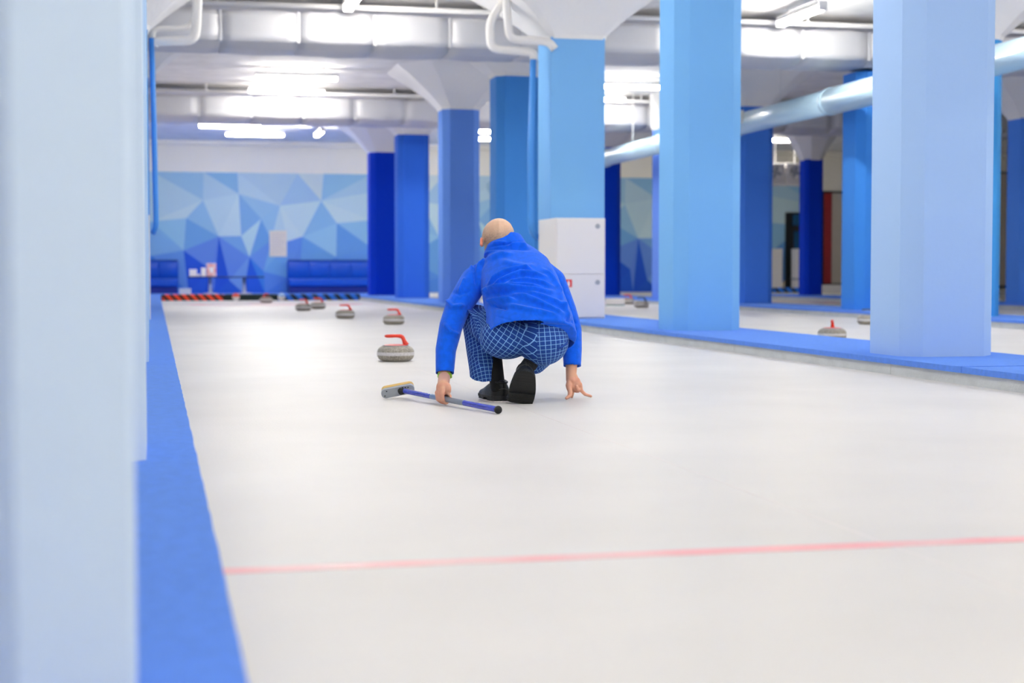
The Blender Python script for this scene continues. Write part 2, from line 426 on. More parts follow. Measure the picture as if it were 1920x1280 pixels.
# ------------------------------------------------------------------ white cabinets
M_GREY = mat('grey_lock_plastic', (165, 170, 178), .4)
M_REDS = mat('red_sign_print', (225, 50, 50), .5); M_WHS = mat('white_sign_print', (250, 245, 245), .5)
def cabinet(x, y, wd, h, dp, label, sign=True, name='control_cabinet'):
    t = thing(name, label, 'cabinet', (x, y, ZC))
    obj('body', box(NB(), (0, 0, 0), (wd, dp, h), .006), M_CABW, t)
    zs = h * .44
    dl = obj('door', box(NB(), (.012, -.014, .015), (wd - .012, .002, zs - .006), .004), M_CABW, t)
    du = obj('door', box(NB(), (.012, -.014, zs + .006), (wd - .012, .002, h - .012), .004), M_CABW, t)
    for par, z in ((dl, zs - .10), (du, h - .10)):
        bm = NB(); lathe(bm, [(0, .012), (.02, .012), (.03, .008), (.032, 0)], 20); bm.transform(Matrix.Rotation(R(90), 4, 'X')); bm.transform(Matrix.Translation((wd - .1, -.013, z)))
        lk = obj('lock', bm, M_GREY, par)
    if sign:
        s = obj('fire_sign', box(NB(), (.115, -.0165, zs - .16), (.205, -.0145, zs - .065)), M_REDS, dl)
        bm = NB(); box(bm, (.145, -.0175, zs - .148), (.175, -.016, zs - .095)); box(bm, (.153, -.0175, zs - .095), (.167, -.016, zs - .080)); 
        obj('extinguisher_pictogram', bm, M_WHS, dl)
    return t
gc = ground(1042, 597, ZC)
wd = .655
cabinet(gc.x, gc.y, wd * .97, zt(410, 20.2) - ZC, y5 - gc.y + .004, 'white two-door control cabinet with a red fire sign')
cabinet(-.60, 19.95, .55, 1.27, .31, 'white cabinet edge-on at the wall-side downpipe pillar', False)

# ------------------------------------------------------------------ mural on the back wall
def mz(x, y): return (260 + x / 4.266, 300 + y / 4.266)
V = dict(A=(100, 95), T2=(520, 95), T3=(790, 100), T4=(1270, 105), T5=(1480, 110), T6=(1860, 112), a=(515, 320), b=(800, 270), c=(1130, 365), d=(1460, 325), m1=(380, 465), m2=(980, 470), m3=(640, 610), m4=(820, 607), m5=(1310, 612), m6=(1585, 505), m7=(1860, 480), l0=(100, 490), l2=(100, 545), l3=(360, 722), l4=(887, 775), l5=(1580, 775), l6=(1190, 650), l7=(1860, 700), p1=(1060, 640), b0=(100, 765), q1=(600, 1120), q2=(725, 960), q3=(840, 1120), q4=(1010, 1120), q5=(400, 1120), q6=(570, 870), r1=(1000, 890), r2=(1190, 940), r3=(1290, 940), B0=(100, 1120), B1=(1860, 1120), e0=(1860, 260), q7=(1190, 1120), k1=(230, 190))
TR = [('A', 'T2', 'a', (168, 203, 238)), ('A', 'a', 'l0', (200, 221, 243)), ('l0', 'a', 'm1', (214, 229, 245)), ('T2', 'T3', 'b', (150, 194, 238)), ('T2', 'b', 'a', (196, 217, 243)),
      ('a', 'm1', 'm3', (160, 200, 241)), ('a', 'b', 'm3', (206, 225, 246)), ('b', 'm4', 'm3', (214, 230, 248)), ('b', 'm2', 'm4', (140, 185, 240)), ('T3', 'T4', 'c', (196, 215, 240)), ('T3', 'c', 'b', (205, 222, 244)),
      ('b', 'c', 'm2', (168, 204, 243)), ('T4', 'T5', 'd', (222, 228, 240)), ('T4', 'd', 'c', (178, 206, 243)), ('c', 'm2', 'p1', (164, 203, 244)), ('c', 'd', 'm5', (214, 230, 247)), ('c', 'm5', 'l6', (220, 233, 247)), ('c', 'l6', 'p1', (205, 224, 246)),
      ('T5', 'T6', 'd', (160, 201, 241)), ('d', 'T6', 'e0', (186, 213, 244)), ('d', 'e0', 'm7', (208, 226, 246)), ('d', 'm7', 'm6', (216, 230, 246)), ('d', 'm6', 'm5', (152, 196, 243)), ('m5', 'm6', 'l5', (164, 206, 246)), ('m6', 'm7', 'l7', (156, 200, 243)), ('m6', 'l7', 'l5', (108, 163, 238)),
      ('l0', 'm1', 'l3', (164, 207, 244)), ('l0', 'l3', 'l2', (140, 190, 243)), ('m1', 'm3', 'l3', (122, 176, 240)), ('l2', 'l3', 'b0', (138, 186, 243)), ('l3', 'm3', 'q6', (104, 146, 240)), ('m3', 'q6', 'q1', (100, 140, 240)), ('m3', 'q1', 'q2', (8, 86, 226)), ('m3', 'm4', 'l4', (130, 178, 242)), ('m4', 'm2', 'l4', (204, 228, 248)), ('m2', 'p1', 'l4', (118, 172, 240)),
      ('m3', 'l4', 'q2', (106, 148, 242)), ('l4', 'q2', 'q3', (122, 166, 244)), ('q1', 'q2', 'q3', (18, 92, 226)), ('l4', 'q3', 'q4', (14, 94, 230)), ('l4', 'p1', 'r1', (112, 156, 242)), ('l4', 'r1', 'q4', (60, 136, 238)), ('p1', 'l6', 'r1', (130, 186, 244)), ('l6', 'r2', 'r1', (118, 176, 243)), ('l6', 'm5', 'r2', (104, 152, 242)), ('m5', 'r3', 'r2', (100, 148, 240)), ('m5', 'l5', 'r3', (112, 168, 240)),
      ('l3', 'q5', 'q6', (10, 88, 228)), ('q5', 'q1', 'q6', (16, 92, 230)), ('b0', 'l3', 'q5', (104, 156, 242)), ('b0', 'q5', 'B0', (60, 132, 240)), ('r1', 'r2', 'q4', (90, 144, 242)), ('r2', 'q7', 'q4', (76, 134, 240)), ('r2', 'r3', 'q7', (110, 160, 243)), ('r3', 'l5', 'B1', (90, 148, 240)), ('r3', 'B1', 'q7', (80, 140, 240)), ('l5', 'l7', 'B1', (104, 160, 242))]
ZM1 = wally(700, 327, YW).z
M_MURAL = attr_mat('mural_print', 'Col', .6)
bm = NB(); cl = bm.loops.layers.float_color.new('Col')
pv = {}
for k, (x, y) in V.items():
    p = wally(*mz(x, y), YW); z = p.z
    if k in ('A', 'T2', 'T3', 'T4', 'T5', 'T6'): z = ZM1
    if y > 1050: z = .05
    pv[k] = (p.x, z)
xa, xb = pv['A'][0], pv['T6'][0]
for k in ('A', 'l0', 'l2', 'b0', 'B0'): pv[k] = (xa, pv[k][1])
for k in ('T6', 'e0', 'm7', 'l7', 'B1'): pv[k] = (xb, pv[k][1])
for rep in range(-1, 5):
    def q(k):
        x, z = pv[k]; u = (x - xa)
        if rep % 2: u = (xb - xa) - u
        return (xa + (rep) * (xb - xa) + u, z)
    for a, b, c, col in TR:
        P = [q(a), q(b), q(c)]
        if max(p[0] for p in P) > 20.6 or max(p[0] for p in P) < X0 + .02: continue
        f = bm.faces.new([bm.verts.new((max(p[0], X0 + .01), YW - .004, p[1])) for p in P])
        f.normal_update()
        if f.normal.y > 0: f.normal_flip()
        for l in f.loops: l[cl] = lin((col[0] * .97, min(255, col[1] * 1.015), col[2] * .97))
o = obj('mural', bm, M_MURAL, wb); o['label'] = 'mural of pale to deep blue triangles'

# notice on the mural
p = wally(505, 432, YW - .03); q_ = wally(538, 481, YW - .03)
t = thing('wall_notice', 'cream paper notice hanging on the triangle mural', 'notice', (p.x, YW - .02, q_.z))
obj('sheet', box(NB(), (0, -.012, 0), (q_.x - p.x, .016, p.z - q_.z), .002), mat('cream_paper', (240, 232, 218), .8), t)
bm = NB()
for k in range(9): box(bm, (.05, -.0135, .1 + k * .07), (q_.x - p.x - .05 - .1 * (k % 3 == 0), -.0115, .118 + k * .07))
obj('printed_lines', bm, mat('faint_print', (224, 214, 202), .8), t)

# ------------------------------------------------------------------ rest area furniture
M_SOFA = mat('blue_leatherette', (0, 84, 206), .32, bump=.3, bscale=14)
M_SOFAD = mat('dark_blue_base', (8, 40, 140), .6)
def bench(px0, px1, y, label, ztop=1.0):
    a = wally(px0, 520, y).x; b = wally(px1, 520, y).x; W = b - a
    t = thing('padded_bench', label, 'bench', (a, y, .06))
    obj('base', box(NB(), (.03, .04, 0), (W - .03, .62, .2), .01), M_SOFAD, t)
    obj('seat', box(NB(), (0, -.03, .19), (W, .62, .42), .05), M_SOFA, t)
    n = max(2, int(W / .55))
    bm = NB(); box(bm, (0, .40, .36), (W, .66, ztop - .06), .05)
    bk = obj('backrest', bm, M_SOFA, t)
    for k in range(n):
        bm = NB(); box(bm, (W * k / n + .01, .365, .46), (W * (k + 1) / n - .01, .43, ztop - .13), .035); obj('back_cushion', bm, M_SOFA, bk, True)
    obj('piping', tube(NB(), [(.02, .39, ztop - .075), (W - .02, .39, ztop - .075)], .012, 8), M_SOFAD, bk)
bench(541, 700, YW - .72, 'glossy blue padded bench beside the dark royal pillar', wally(600, 487, YW - .3).z)
bench(258, 335, YW - .72, 'blue padded bench beside the pale pillars along the wall', wally(310, 487, YW - .3).z)
M_TOP = mat('navy_table_top', (8, 40, 110), .4)
M_LEGW = mat('pale_table_leg', (215, 218, 228), .35, metal=.3)
def table(pxc, px0, px1, y, zt_, label):
    c = wally(pxc, 520, y).x; a = wally(px0, 520, y).x - c; b = wally(px1, 520, y).x - c
    t = thing('pedestal_table', label, 'table', (c, y, .06))
    obj('table_top', box(NB(), (a, -.32, zt_ - .10), (b, .32, zt_ - .06), .006), M_TOP, t)
    bm = NB(); tube(bm, [(0, 0, .03), (0, 0, zt_ - .1)], [.055, .045], 14); obj('column', bm, M_LEGW, t, True)
    bm = NB(); lathe(bm, [(0, .035), (.06, .035), (.2, .02), (.22, 0), (0, 0)], 24); obj('foot', bm, M_LEGW, t, True)
YT = 45.6
ztab = wally(420, 518, YT).z
table(394, 352, 424, YT, ztab, 'navy pedestal table with white boxes and a red carton')
table(458, 425, 494, YT, ztab, 'bare navy pedestal table under the mural')
zt0 = ztab
def on_table(px0, px1, py, name, m, label, cat, dep=.18, z=None, y=YT, bev=.01, lid=None):
    a = wally(px0, py, y); b = wally(px1, py, y); z = zt0 if z is None else z
    W, H = b.x - a.x, a.z - z
    t = thing(name, label, cat, (a.x + W / 2, y, z))
    obj('body', box(NB(), (-W / 2, -dep / 2, 0), (W / 2, dep / 2, H), bev), m, t)
    if lid: obj('flap', box(NB(), (-W / 2 - .004, -dep / 2 - .004, H - .03), (W / 2 + .004, dep / 2 + .004, H + .006), .004), lid, t)
    return t
M_CARD = mat('white_carton', (245, 240, 235), .7); M_RCARD = mat('pale_red_carton', (236, 150, 140), .6, var=.3, vscale=9, var2=(245, 225, 215))
on_table(355, 369, 505, 'carton', M_CARD, 'squat white carton on the navy table', 'box', lid=M_CARD)
on_table(370, 375, 513, 'paper_cup', M_CARD, 'tiny white cup beside the squat white carton', 'cup', .08)
on_table(377, 386, 502, 'carton', M_CARD, 'narrow white carton beside the red carton', 'box', lid=M_CARD)
t = on_table(387.5, 405, 494, 'carton', M_RCARD, 'tall pale red carton with print on the navy table', 'box', lid=M_RCARD)
obj('printed_label', box(NB(), (-.05, -.094, .1), (.06, -.088, .26)), M_CARD, t)
on_table(336, 358, 541, 'storage_box', mat('grey_box', (205, 205, 208), .6), 'low grey box on the floor before the table', 'box', .2, z=.06, y=44.2, lid=M_KERB)

# striped bumpers at the ends of the ice
def stripes(name, c1, c2, n):
    m = mat(name, c1, .7)
    nt = m.node_tree; N = nt.nodes
    tc = N.new('ShaderNodeTexCoord'); sp = N.new('ShaderNodeSeparateXYZ'); nt.links.new(tc.outputs['Object'], sp.inputs[0])
    a = N.new('ShaderNodeMath'); a.operation = 'MULTIPLY_ADD'; a.inputs[1].default_value = .9; nt.links.new(sp.outputs['Z'], a.inputs[0]); nt.links.new(sp.outputs['X'], a.inputs[2])
    b = N.new('ShaderNodeMath'); b.operation = 'MULTIPLY'; b.inputs[1].default_value = n; nt.links.new(a.outputs[0], b.inputs[0])
    f = N.new('ShaderNodeMath'); f.operation = 'FRACT'; nt.links.new(b.outputs[0], f.inputs[0])
    g = N.new('ShaderNodeMath'); g.operation = 'LESS_THAN'; g.inputs[1].default_value = .55; nt.links.new(f.outputs[0], g.inputs[0])
    mx = N.new('ShaderNodeMix'); mx.data_type = 'RGBA'; mx.inputs[6].default_value = lin(c2); mx.inputs[7].default_value = lin(c1)
    nt.links.new(g.outputs[0], mx.inputs[0]); nt.links.new(mx.outputs[2], N['Principled BSDF'].inputs['Base Color'])
    return m
def bumper(px0, px1, m, label, y=YE + .05, ztop=.15, z=0):
    a = wally(px0, 556, y); b = wally(px1, 556, y)
    t = thing('foam_bumper', label, 'bumper', (a.x, y, z))
    W = b.x - a.x
    bm = NB(); box(bm, (0, -.07, -.002), (W, .07, ztop), .035); obj('roll', bm, m, t)
    for x in (0, W): obj('end_plate', box(NB(), (x - .012, -.06, 0), (x + .012, .06, ztop - .01), .004), M_DARK, t)
M_OR = stripes('orange_black_stripes', (255, 78, 40), (14, 30, 22), 5.2); M_BL = stripes('blue_black_stripes', (40, 120, 230), (8, 36, 60), 3.8)
bumper(303, 420, M_OR, 'orange and black striped foam bumper at the end of the ice')
bumper(421.5, 518.5, mat('dark_green_foam', (12, 40, 40), .7), 'plain dark foam bumper between the striped ones')
bumper(520, 673, M_BL, 'blue and black striped foam bumper in front of the bench')
bumper(1447, 1502, M_BL, 'blue and black striped foam bumper before the dark door', y=44.6, z=.06)

# ------------------------------------------------------------------ far corner with door and air conditioners
YC = YW - .02
def wbox(bm, px0, py0, px1, py1, y, dep, bev=0):
    a = wally(px0, py0, y); b = wally(px1, py1, y)
    return box(bm, (a.x, y, max(.06, b.z)), (b.x, y + dep, a.z), bev)
M_BLK = mat('dark_door_frame', (12, 22, 30), .5); M_TEAL = mat('dark_teal_glass', (16, 84, 128), .15)
p = wally(1476, 400, YC)
dr = NB(); wbox(dr, 1474, 398, 1512, 552, YC - .06, .07)
d1 = struct('door_1', dr, M_BLK)
obj('pane', wbox(NB(), 1487, 402, 1507, 423, YC - .075, .02), M_TEAL, d1); obj('pane', wbox(NB(), 1489, 434, 1507, 466, YC - .075, .02), M_TEAL, d1)
o = wbox(NB(), 1447, 466, 1467, 553, YC - .5, .45, .01); tag(obj('locker', o, M_CABW), 'white locker cabinet left of the dark door below the mural', 'cabinet')
t = thing('locker', 'short white two-part locker in front of the dark door', 'cabinet')
obj('body', wbox(NB(), 1493, 466, 1507, 553, YC - .7, .4, .01), M_CABW, t); obj('gap_strip', wbox(NB(), 1492.5, 521, 1507.5, 525, YC - .712, .42), M_GREY, t)
t = thing('wall_panel', 'tall wall panel with a dark red and a beige leaf', 'panel')
obj('frame', wbox(NB(), 1541, 358, 1640, 534, YC - .05, .06), M_BLK, t)
obj('red_leaf', wbox(NB(), 1546, 362, 1559, 531, YC - .08, .05), mat('dark_red_panel', (160, 40, 48), .5), t)
obj('beige_leaf', wbox(NB(), 1560, 362, 1638, 531, YC - .08, .05), mat('beige_panel', (206, 196, 184), .6), t)
tag(obj('low_white_box', wbox(NB(), 1537, 534, 1600, 556, YC - 1.6, .4, .02), M_CABW), 'low white padded box under the red and beige panel', 'box')
t = thing('wall_panel', 'tall grey beige panel beside the far third-row pillar', 'panel')
obj('frame', wbox(NB(), 1868, 322, 1960, 540, YC - .05, .06), M_BLK, t); obj('beige_leaf', wbox(NB(), 1870, 325, 1958, 535, YC - .08, .05), MATS['beige_panel'], t)
# air conditioners hung from the ceiling
zb = wally(1480, 345, 41).z
for k, (a, b) in enumerate(((1440, 1472), (1475, 1510))):
    t = thing('air_conditioner', 'white fan unit hung beside the %s' % ('bright blue second-row pillar' if k == 0 else 'dark royal third-row pillar'), 'air conditioner')
    obj('casing', wbox(NB(), a, 305, b, 342, 40.5, .5, .03), M_CABW, t)
    c = wally((a + b) / 2 - 2, 323, 40.5)
    bm = NB(); lathe(bm, [(.2, 0), (.2, .03), (.17, .03), (.17, .005), (0, .005)], 24); bm.transform(Matrix.Rotation(R(90), 4, 'X')); bm.transform(Matrix.Translation((c.x, 40.5, c.z)))
    obj('fan_ring', bm, M_PIPEW, t, True)
    bm = NB()
    for j in range(4):
        bm2 = box(NB(), (.02, -.02, -.035), (.16, -.01, .035)); bm2.transform(Matrix.Rotation(j * math.pi / 2 + .3, 4, 'Y')); bm2.transform(Matrix.Translation((c.x, 40.5, c.z)))
        me = bpy.data.meshes.new('t'); bm2.to_mesh(me); bm2.free(); bm.from_mesh(me); bpy.data.meshes.remove(me)
    obj('fan_blades', bm, M_GREY, t)
    obj('bracket', wbox(NB(), a, 341, b + 8 * k, 347, 40.4, .6), M_PIPEW, t)
    x = wally((a + b) / 2, 320, 40.7).x
    obj('hanger_rod', tube(NB(), [(x, 40.8, c.z + .2), (x, 40.8, CEIL)], .02, 8), M_PIPEW, t)
pipe('cable', [wally(1478, 262, 40.9), wally(1500, 278, 40.9), wally(1512, 300, 40.9), wally(1516, 330, 40.9)], .03, mat('dark_cable', (90, 96, 104), .5), 'dark cable arching down to the hung fan units', 'cable', .4)

# ------------------------------------------------------------------ curling stones
def granite(name, a, b):
    m = mat(name, a, .45); nt = m.node_tree; N = nt.nodes
    tc = N.new('ShaderNodeTexCoord'); t = N.new('ShaderNodeTexNoise'); t.inputs['Scale'].default_value = 160; t.inputs['Detail'].default_value = 3
    nt.links.new(tc.outputs['Object'], t.inputs['Vector'])
    r = N.new('ShaderNodeValToRGB'); r.color_ramp.elements[0].position = .40; r.color_ramp.elements[1].position = .60
    r.color_ramp.elements[0].color = lin(b); r.color_ramp.elements[1].color = lin(a)
    nt.links.new(t.outputs['Fac'], r.inputs[0]); nt.links.new(r.outputs[0], N['Principled BSDF'].inputs['Base Color'])
    return m
M_GR = granite('grey_granite', (186, 180, 168), (112, 107, 96)); M_BAND = granite('pale_striking_band', (226, 224, 226), (188, 186, 188))
M_HR = mat('red_handle_plastic', (232, 62, 36), .3, coat=.2); M_HB = mat('blue_handle_plastic', (30, 70, 130), .3, coat=.2)
def stone(loc, rz, label, hm, first=[None]):
    key = hm.name
    t = thing('curling_stone', label, 'curling stone', loc, rz)
    P = [(0, 0)] + [(.075, 0)]
    n = 18
    for k in range(n + 1):
        a = -math.pi / 2 + math.pi * k / n
        P.append((.072 + .073 * max(0, math.cos(a)) ** .8, .061 + .061 * math.copysign(abs(math.sin(a)) ** .9, math.sin(a))))
    P += [(.07, .122), (0, .122)]
    def cut(lo, hi, extra=0): return [(r + extra, z) for r, z in P if lo <= z <= hi]
    obj('granite_body', lathe(NB(), P, 48), M_GR, t, True)
    obj('striking_band', lathe(NB(), [(r + .0012, z) for r, z in P if .044 <= z <= .080 and r > .1], 48), M_BAND, t, True)
    bm = NB(); lathe(bm, [(0, .133), (.05, .132), (.085, .128), (.098, .121), (.09, .119)], 36); c = obj('handle_plate', bm, hm, t, True)
    obj('plate_rim', lathe(NB(), [(.099, .1205), (.103, .122), (.101, .126), (.096, .1255)], 36), M_METAL, c, True)
    bm = NB()
    pts = bend([(.084, 0, .124), (.070, 0, .150), (.052, 0, .196), (-.085, 0, .197)], .03, 6)
    rad = []
    for p in pts:
        if p.z < .16: rad.append(.016 + (.16 - p.z) * .22)
        elif p.x > .03: rad.append(.0155)
        else: rad.append(.0135 if p.x > -.06 else .012)
    # thicken the grip in the middle
    g = pts[-1]; pts = pts[:-1] + [Vector((0.0, 0, .197)), Vector((-.04, 0, .196)), Vector((-.070, 0, .195)), Vector((-.082, 0, .195)), Vector((-.088, 0, .195))]
    rad = rad[:-1] + [.0125, .0135, .0125, .009, .003]
    tube(bm, pts, rad, 16); bmesh.ops.scale(bm, vec=(1, .95, 1), verts=bm.verts)
    obj('gooseneck_handle', bm, hm, t, True)
    return t
def st(px, pyc, rz, label, hm=M_HR, wpx=None):
    if wpx: d = F * .29 / wpx; p = at(px, pyc, d); p.z = 0
    else: p = ground(px, pyc)
    stone(p, rz, label, hm)
st(742, 677, -.28, 'curling stone with red handle beside the player, closest to the broom')
st(738.5, 608, -.35, 'red-handled curling stone just behind the one beside the broom')
st(647.5, 597, -.3, 'red-handled curling stone standing alone before the blue striped bumper')
st(569, 582.5, .5, 'front one of two touching red-handled stones by the blue striped bumper')
st(596.5, 579, -.2, 'rear one of two touching red-handled stones by the blue striped bumper')
st(499, 567.5, 2.2, 'red-handled curling stone close to the plain dark bumper')
st(1177, 570, -.2, 'red-handled curling stone on the second ice sheet beside the cabinet pillar')
st(1203, 577, -.6, 'dark-handled curling stone on the second ice sheet beside the cabinet pillar', M_HB)
st(1560, 638, 1.1, 'red-handled curling stone showing above the carpet between the pale pillars')
st(1628, 608, -.3, 'blue-handled curling stone half hidden behind the palest pillar', M_HB)
# small skittle-like markers at the bumper
for px, col, lab in ((442.5, (240, 90, 60), 'small white and orange ball in front of the dark bumper'), (528, (170, 205, 245), 'small white and pale blue ball in front of the striped bumper')):
    p = wally(px, 561, YE - .14); t = thing('ball', lab, 'ball', (p.x, YE - .14, 0))
    bm = NB(); lathe(bm, [(.09 * math.cos(a), .09 + .09 * math.sin(a)) for a in [(-90 + 9 * k) * math.pi / 180 for k in range(11)]], 20); obj('white_half', bm, M_CARD, t, True)
    bm = NB(); lathe(bm, [(.0905 * math.cos(a), .09 + .0905 * math.sin(a)) for a in [(9 * k) * math.pi / 180 for k in range(11)]], 20); obj('coloured_half', bm, mat('ball_%d' % col[0], col, .5), t, True)
p = ground(1137, 573); q2 = ground(1168, 572.6)
t = thing('low_barrier', 'low white board on the second ice sheet beside the cabinet pillar', 'board', (p.x, p.y, 0))
obj('board', box(NB(), (0, 0, .015), (q2.x - p.x, .06, .15), .006), M_CABW, t); obj('teal_edge', box(NB(), (0, -.004, 0), (q2.x - p.x, .064, .018)), mat('teal_rubber', (60, 140, 140), .6), t)

# ------------------------------------------------------------------ broom
BH = at(752, 731.5, 0); r = ray(752, 731.5); head_p = CAM + r * ((.045 - CAM.z) / r.z)
r = ray(934, 768); end_p = CAM + r * ((.021 - CAM.z) / r.z)
broom = thing('curling_broom', 'blue and grey curling broom with a yellow pad held by the player', 'broom', (head_p.x, head_p.y, 0))
O = Vector((head_p.x, head_p.y, 0))
ax = (end_p - head_p); BL = ax.length; ax.normalize()
M_BB = mat('blue_lacquered_shaft', (40, 60, 205), .25, coat=.5); M_BG = mat('grey_shaft', (140, 152, 168), .35, metal=.3); M_BLT = mat('light_blue_grey_shaft', (120, 150, 196), .3, metal=.2)
def bt(t0, t1, r0, m, name, r1=None):
    bm = NB(); tube(bm, [head_p + ax * (BL * t0) - O, head_p + ax * (BL * t1) - O], [r0 * 1.13, (r1 or r0) * 1.13], 24, cap=False)
    o = obj(name, bm, m, broom, True)
    for p in o.data.polygons: p.use_smooth = len(p.vertices) == 4
    return o
bt(.03, .34, .0125, M_BB, 'lower_shaft'); bt(.34, .50, .0124, M_BLT, 'middle_shaft'); bt(.50, .68, .0128, M_BG, 'grip_shaft'); us = bt(.68, .985, .0130, M_BB, 'upper_shaft')
# row of small dark marks printed on the upper and lower shaft (illegible lettering)
side = ax.cross(Vector((0, 0, 1))).normalized(); top = side.cross(ax).normalized()
if (CAM - head_p).dot(side) < 0: side = -side
fc = (Vector((CAM.x, CAM.y, CAM.z)) - (head_p + ax * BL * .8)); fc = (fc - ax * fc.dot(ax)).normalized()
sd2 = ax.cross(fc)
for t0, t1, n, col in ((.74, .93, 13, (32, 46, 165)), (.10, .28, 10, (60, 84, 215))):
    bm = NB()
    for k in range(n):
        for half in ((0, .35), (.45, .75)):
            s = t0 + (t1 - t0) * (k + half[0]) / n; e = t0 + (t1 - t0) * (k + half[1]) / n
            h = .0042 * (.7 + .3 * ((k * 7) % 3) / 2)
            vs_ = []
            for tt, sg in ((s, -1), (e, -1), (e, 1), (s, 1)):
                ang = sg * h / .0147
                vs_.append(bm.verts.new(head_p + ax * (BL * tt) - O + (fc * math.cos(ang) + sd2 * math.sin(ang)) * .01490))
            mid = [bm.verts.new(head_p + ax * (BL * tt) - O + fc * .01495) for tt in (s, e)]
            bm.faces.new((vs_[0], vs_[1], mid[1], mid[0])); bm.faces.new((mid[0], mid[1], vs_[2], vs_[3]))
    obj('shaft_lettering', bm, mat('shaft_print_%d' % col[0], col, .4), us if t0 > .5 else broom)
bm = NB(); ellipsoid(bm, end_p - O, [Vector((.020, 0, 0)), Vector((0, .020, 0)), Vector((0, 0, .020))], 20); obj('end_knob', bm, M_DARK, broom, True)
# head: tilted rounded plate with a yellow pad on top; its long axis runs across the view
hx = (at(773, 725, 8.95) - at(716, 736, 8.95)).normalized()
hn = (Vector((0, 0, 1)) * .80 + rgt.cross(Vector((0, 0, 1))) * .55).normalized()      # pad normal: up and away
hn = (-fwd * -.86 + Vector((0, 0, .42))); hn = (hn - hx * hn.dot(hx)).normalized()
hy = hn.cross(hx).normalized()
if hy.z < 0: hy = -hy
HC = head_p - O + hn * .004 - hx * .018
def plate(bm, L, Wd, t0, t1, rr):
    pts = []
    for cx, cy, a0 in ((L - rr, Wd - rr, 0), (-L + rr, Wd - rr, 90), (-L + rr, -Wd + rr, 180), (L - rr, -Wd + rr, 270)):
        for k in range(7):
            a = R(a0 + 15 * k); pts.append((cx + rr * math.cos(a), cy + rr * math.sin(a)))
    lo = [bm.verts.new(HC + hx * x + hy * y + hn * t0) for x, y in pts]; hi = [bm.verts.new(HC + hx * x + hy * y + hn * t1) for x, y in pts]
    for i in range(len(pts)): bm.faces.new((lo[i], lo[(i + 1) % len(pts)], hi[(i + 1) % len(pts)], hi[i]))
    bm.faces.new(lo[::-1]); bm.faces.new(hi); bmesh.ops.recalc_face_normals(bm, faces=bm.faces)
    return bm
M_PL = mat('grey_head_plastic', (178, 186, 196), .4)
obj('head_plate', plate(NB(), .092, .027, -.012, .006, .024), M_PL, broom)
obj('pad', plate(NB(), .090, .029, .006, .03, .025), mat('yellow_fabric_pad', (240, 205, 130), .9, bump=.5, bscale=300), broom)
bm = NB()
for x, y in ((-.075, -.012), (-.06, .014), (.03, .018), (.045, .016), (.06, .014), (.015, .016)):
    ellipsoid(bm, HC + hx * x + hy * y - hn * .012, [hx * .0045, hy * .0035, hn * .002], 8)
obj('screw_marks', bm, M_DARK, broom)
bm = NB(); tube(bm, [HC + hx * .018 - hn * .004, HC + hx * .018 - hn * .02, head_p + ax * .05 - O], [.02, .018, .0145], 16); obj('swivel_joint', bm, M_DARK, broom, True)

# ------------------------------------------------------------------ the player
base = ground(955, 757); PO = Vector((base.x, base.y, 0))
person = thing('person', 'crouching person in a blue fleece pullover and blue checked trousers holding the broom', 'person', PO)
UP = Vector((0, 0, 1))
FH = Vector((fwd.x, fwd.y, 0)).normalized()          # away from the camera, level
def lim(bm, pts, seg=16):
    """pts: list of (px,py,depth,radius)"""
    q = [(at(a, b, c), r) for a, b, c, r in pts]
    for (p, r0), (s, r1) in zip(q, q[1:]): capsule(bm, p, s, r0, r1, seg)
def loft(bm, secs, n=28, e=2.3):
    """secs: (px,py,d,half width,half thickness,roll deg)"""
    C = [at(*s[:3]) for s in secs]; rings = []
    for i, s in enumerate(secs):
        t = (C[min(i + 1, len(C) - 1)] - C[max(i - 1, 0)]).normalized()
        u = rgt - t * rgt.dot(t); u.normalize(); v = t.cross(u)
        ro = R(s[5]) if len(s) > 5 else 0
        u, v = u * math.cos(ro) + v * math.sin(ro), v * math.cos(ro) - u * math.sin(ro)
        ring = []
        for k in range(n):
            a = 2 * math.pi * k / n; ca, sa = math.cos(a), math.sin(a)
            ring.append(bm.verts.new(C[i] + u * s[3] * math.copysign(abs(ca) ** (2 / e), ca) + v * s[4] * math.copysign(abs(sa) ** (2 / e), sa)))
        rings.append(ring)
    for a, b in zip(rings, rings[1:]):
        for k in range(n): bm.faces.new((a[k], a[(k + 1) % n], b[(k + 1) % n], b[k]))
    bm.faces.new(rings[0][::-1]); bm.faces.new(rings[-1])
def cut(me, p, n, rad):
    """open the surface beyond the plane p,n within rad of p; the rim is drawn onto the plane"""
    bm = NB(); bm.from_mesh(me)
    gone = [v for v in bm.verts if (v.co - p).length < rad and (v.co - p).dot(n) > 0]
    bmesh.ops.delete(bm, geom=gone, context='VERTS')
    for v in bm.verts:
        if v.is_boundary and (v.co - p).length < rad * 1.1: v.co -= n * (v.co - p).dot(n)
    bm.to_mesh(me); bm.free(); return me
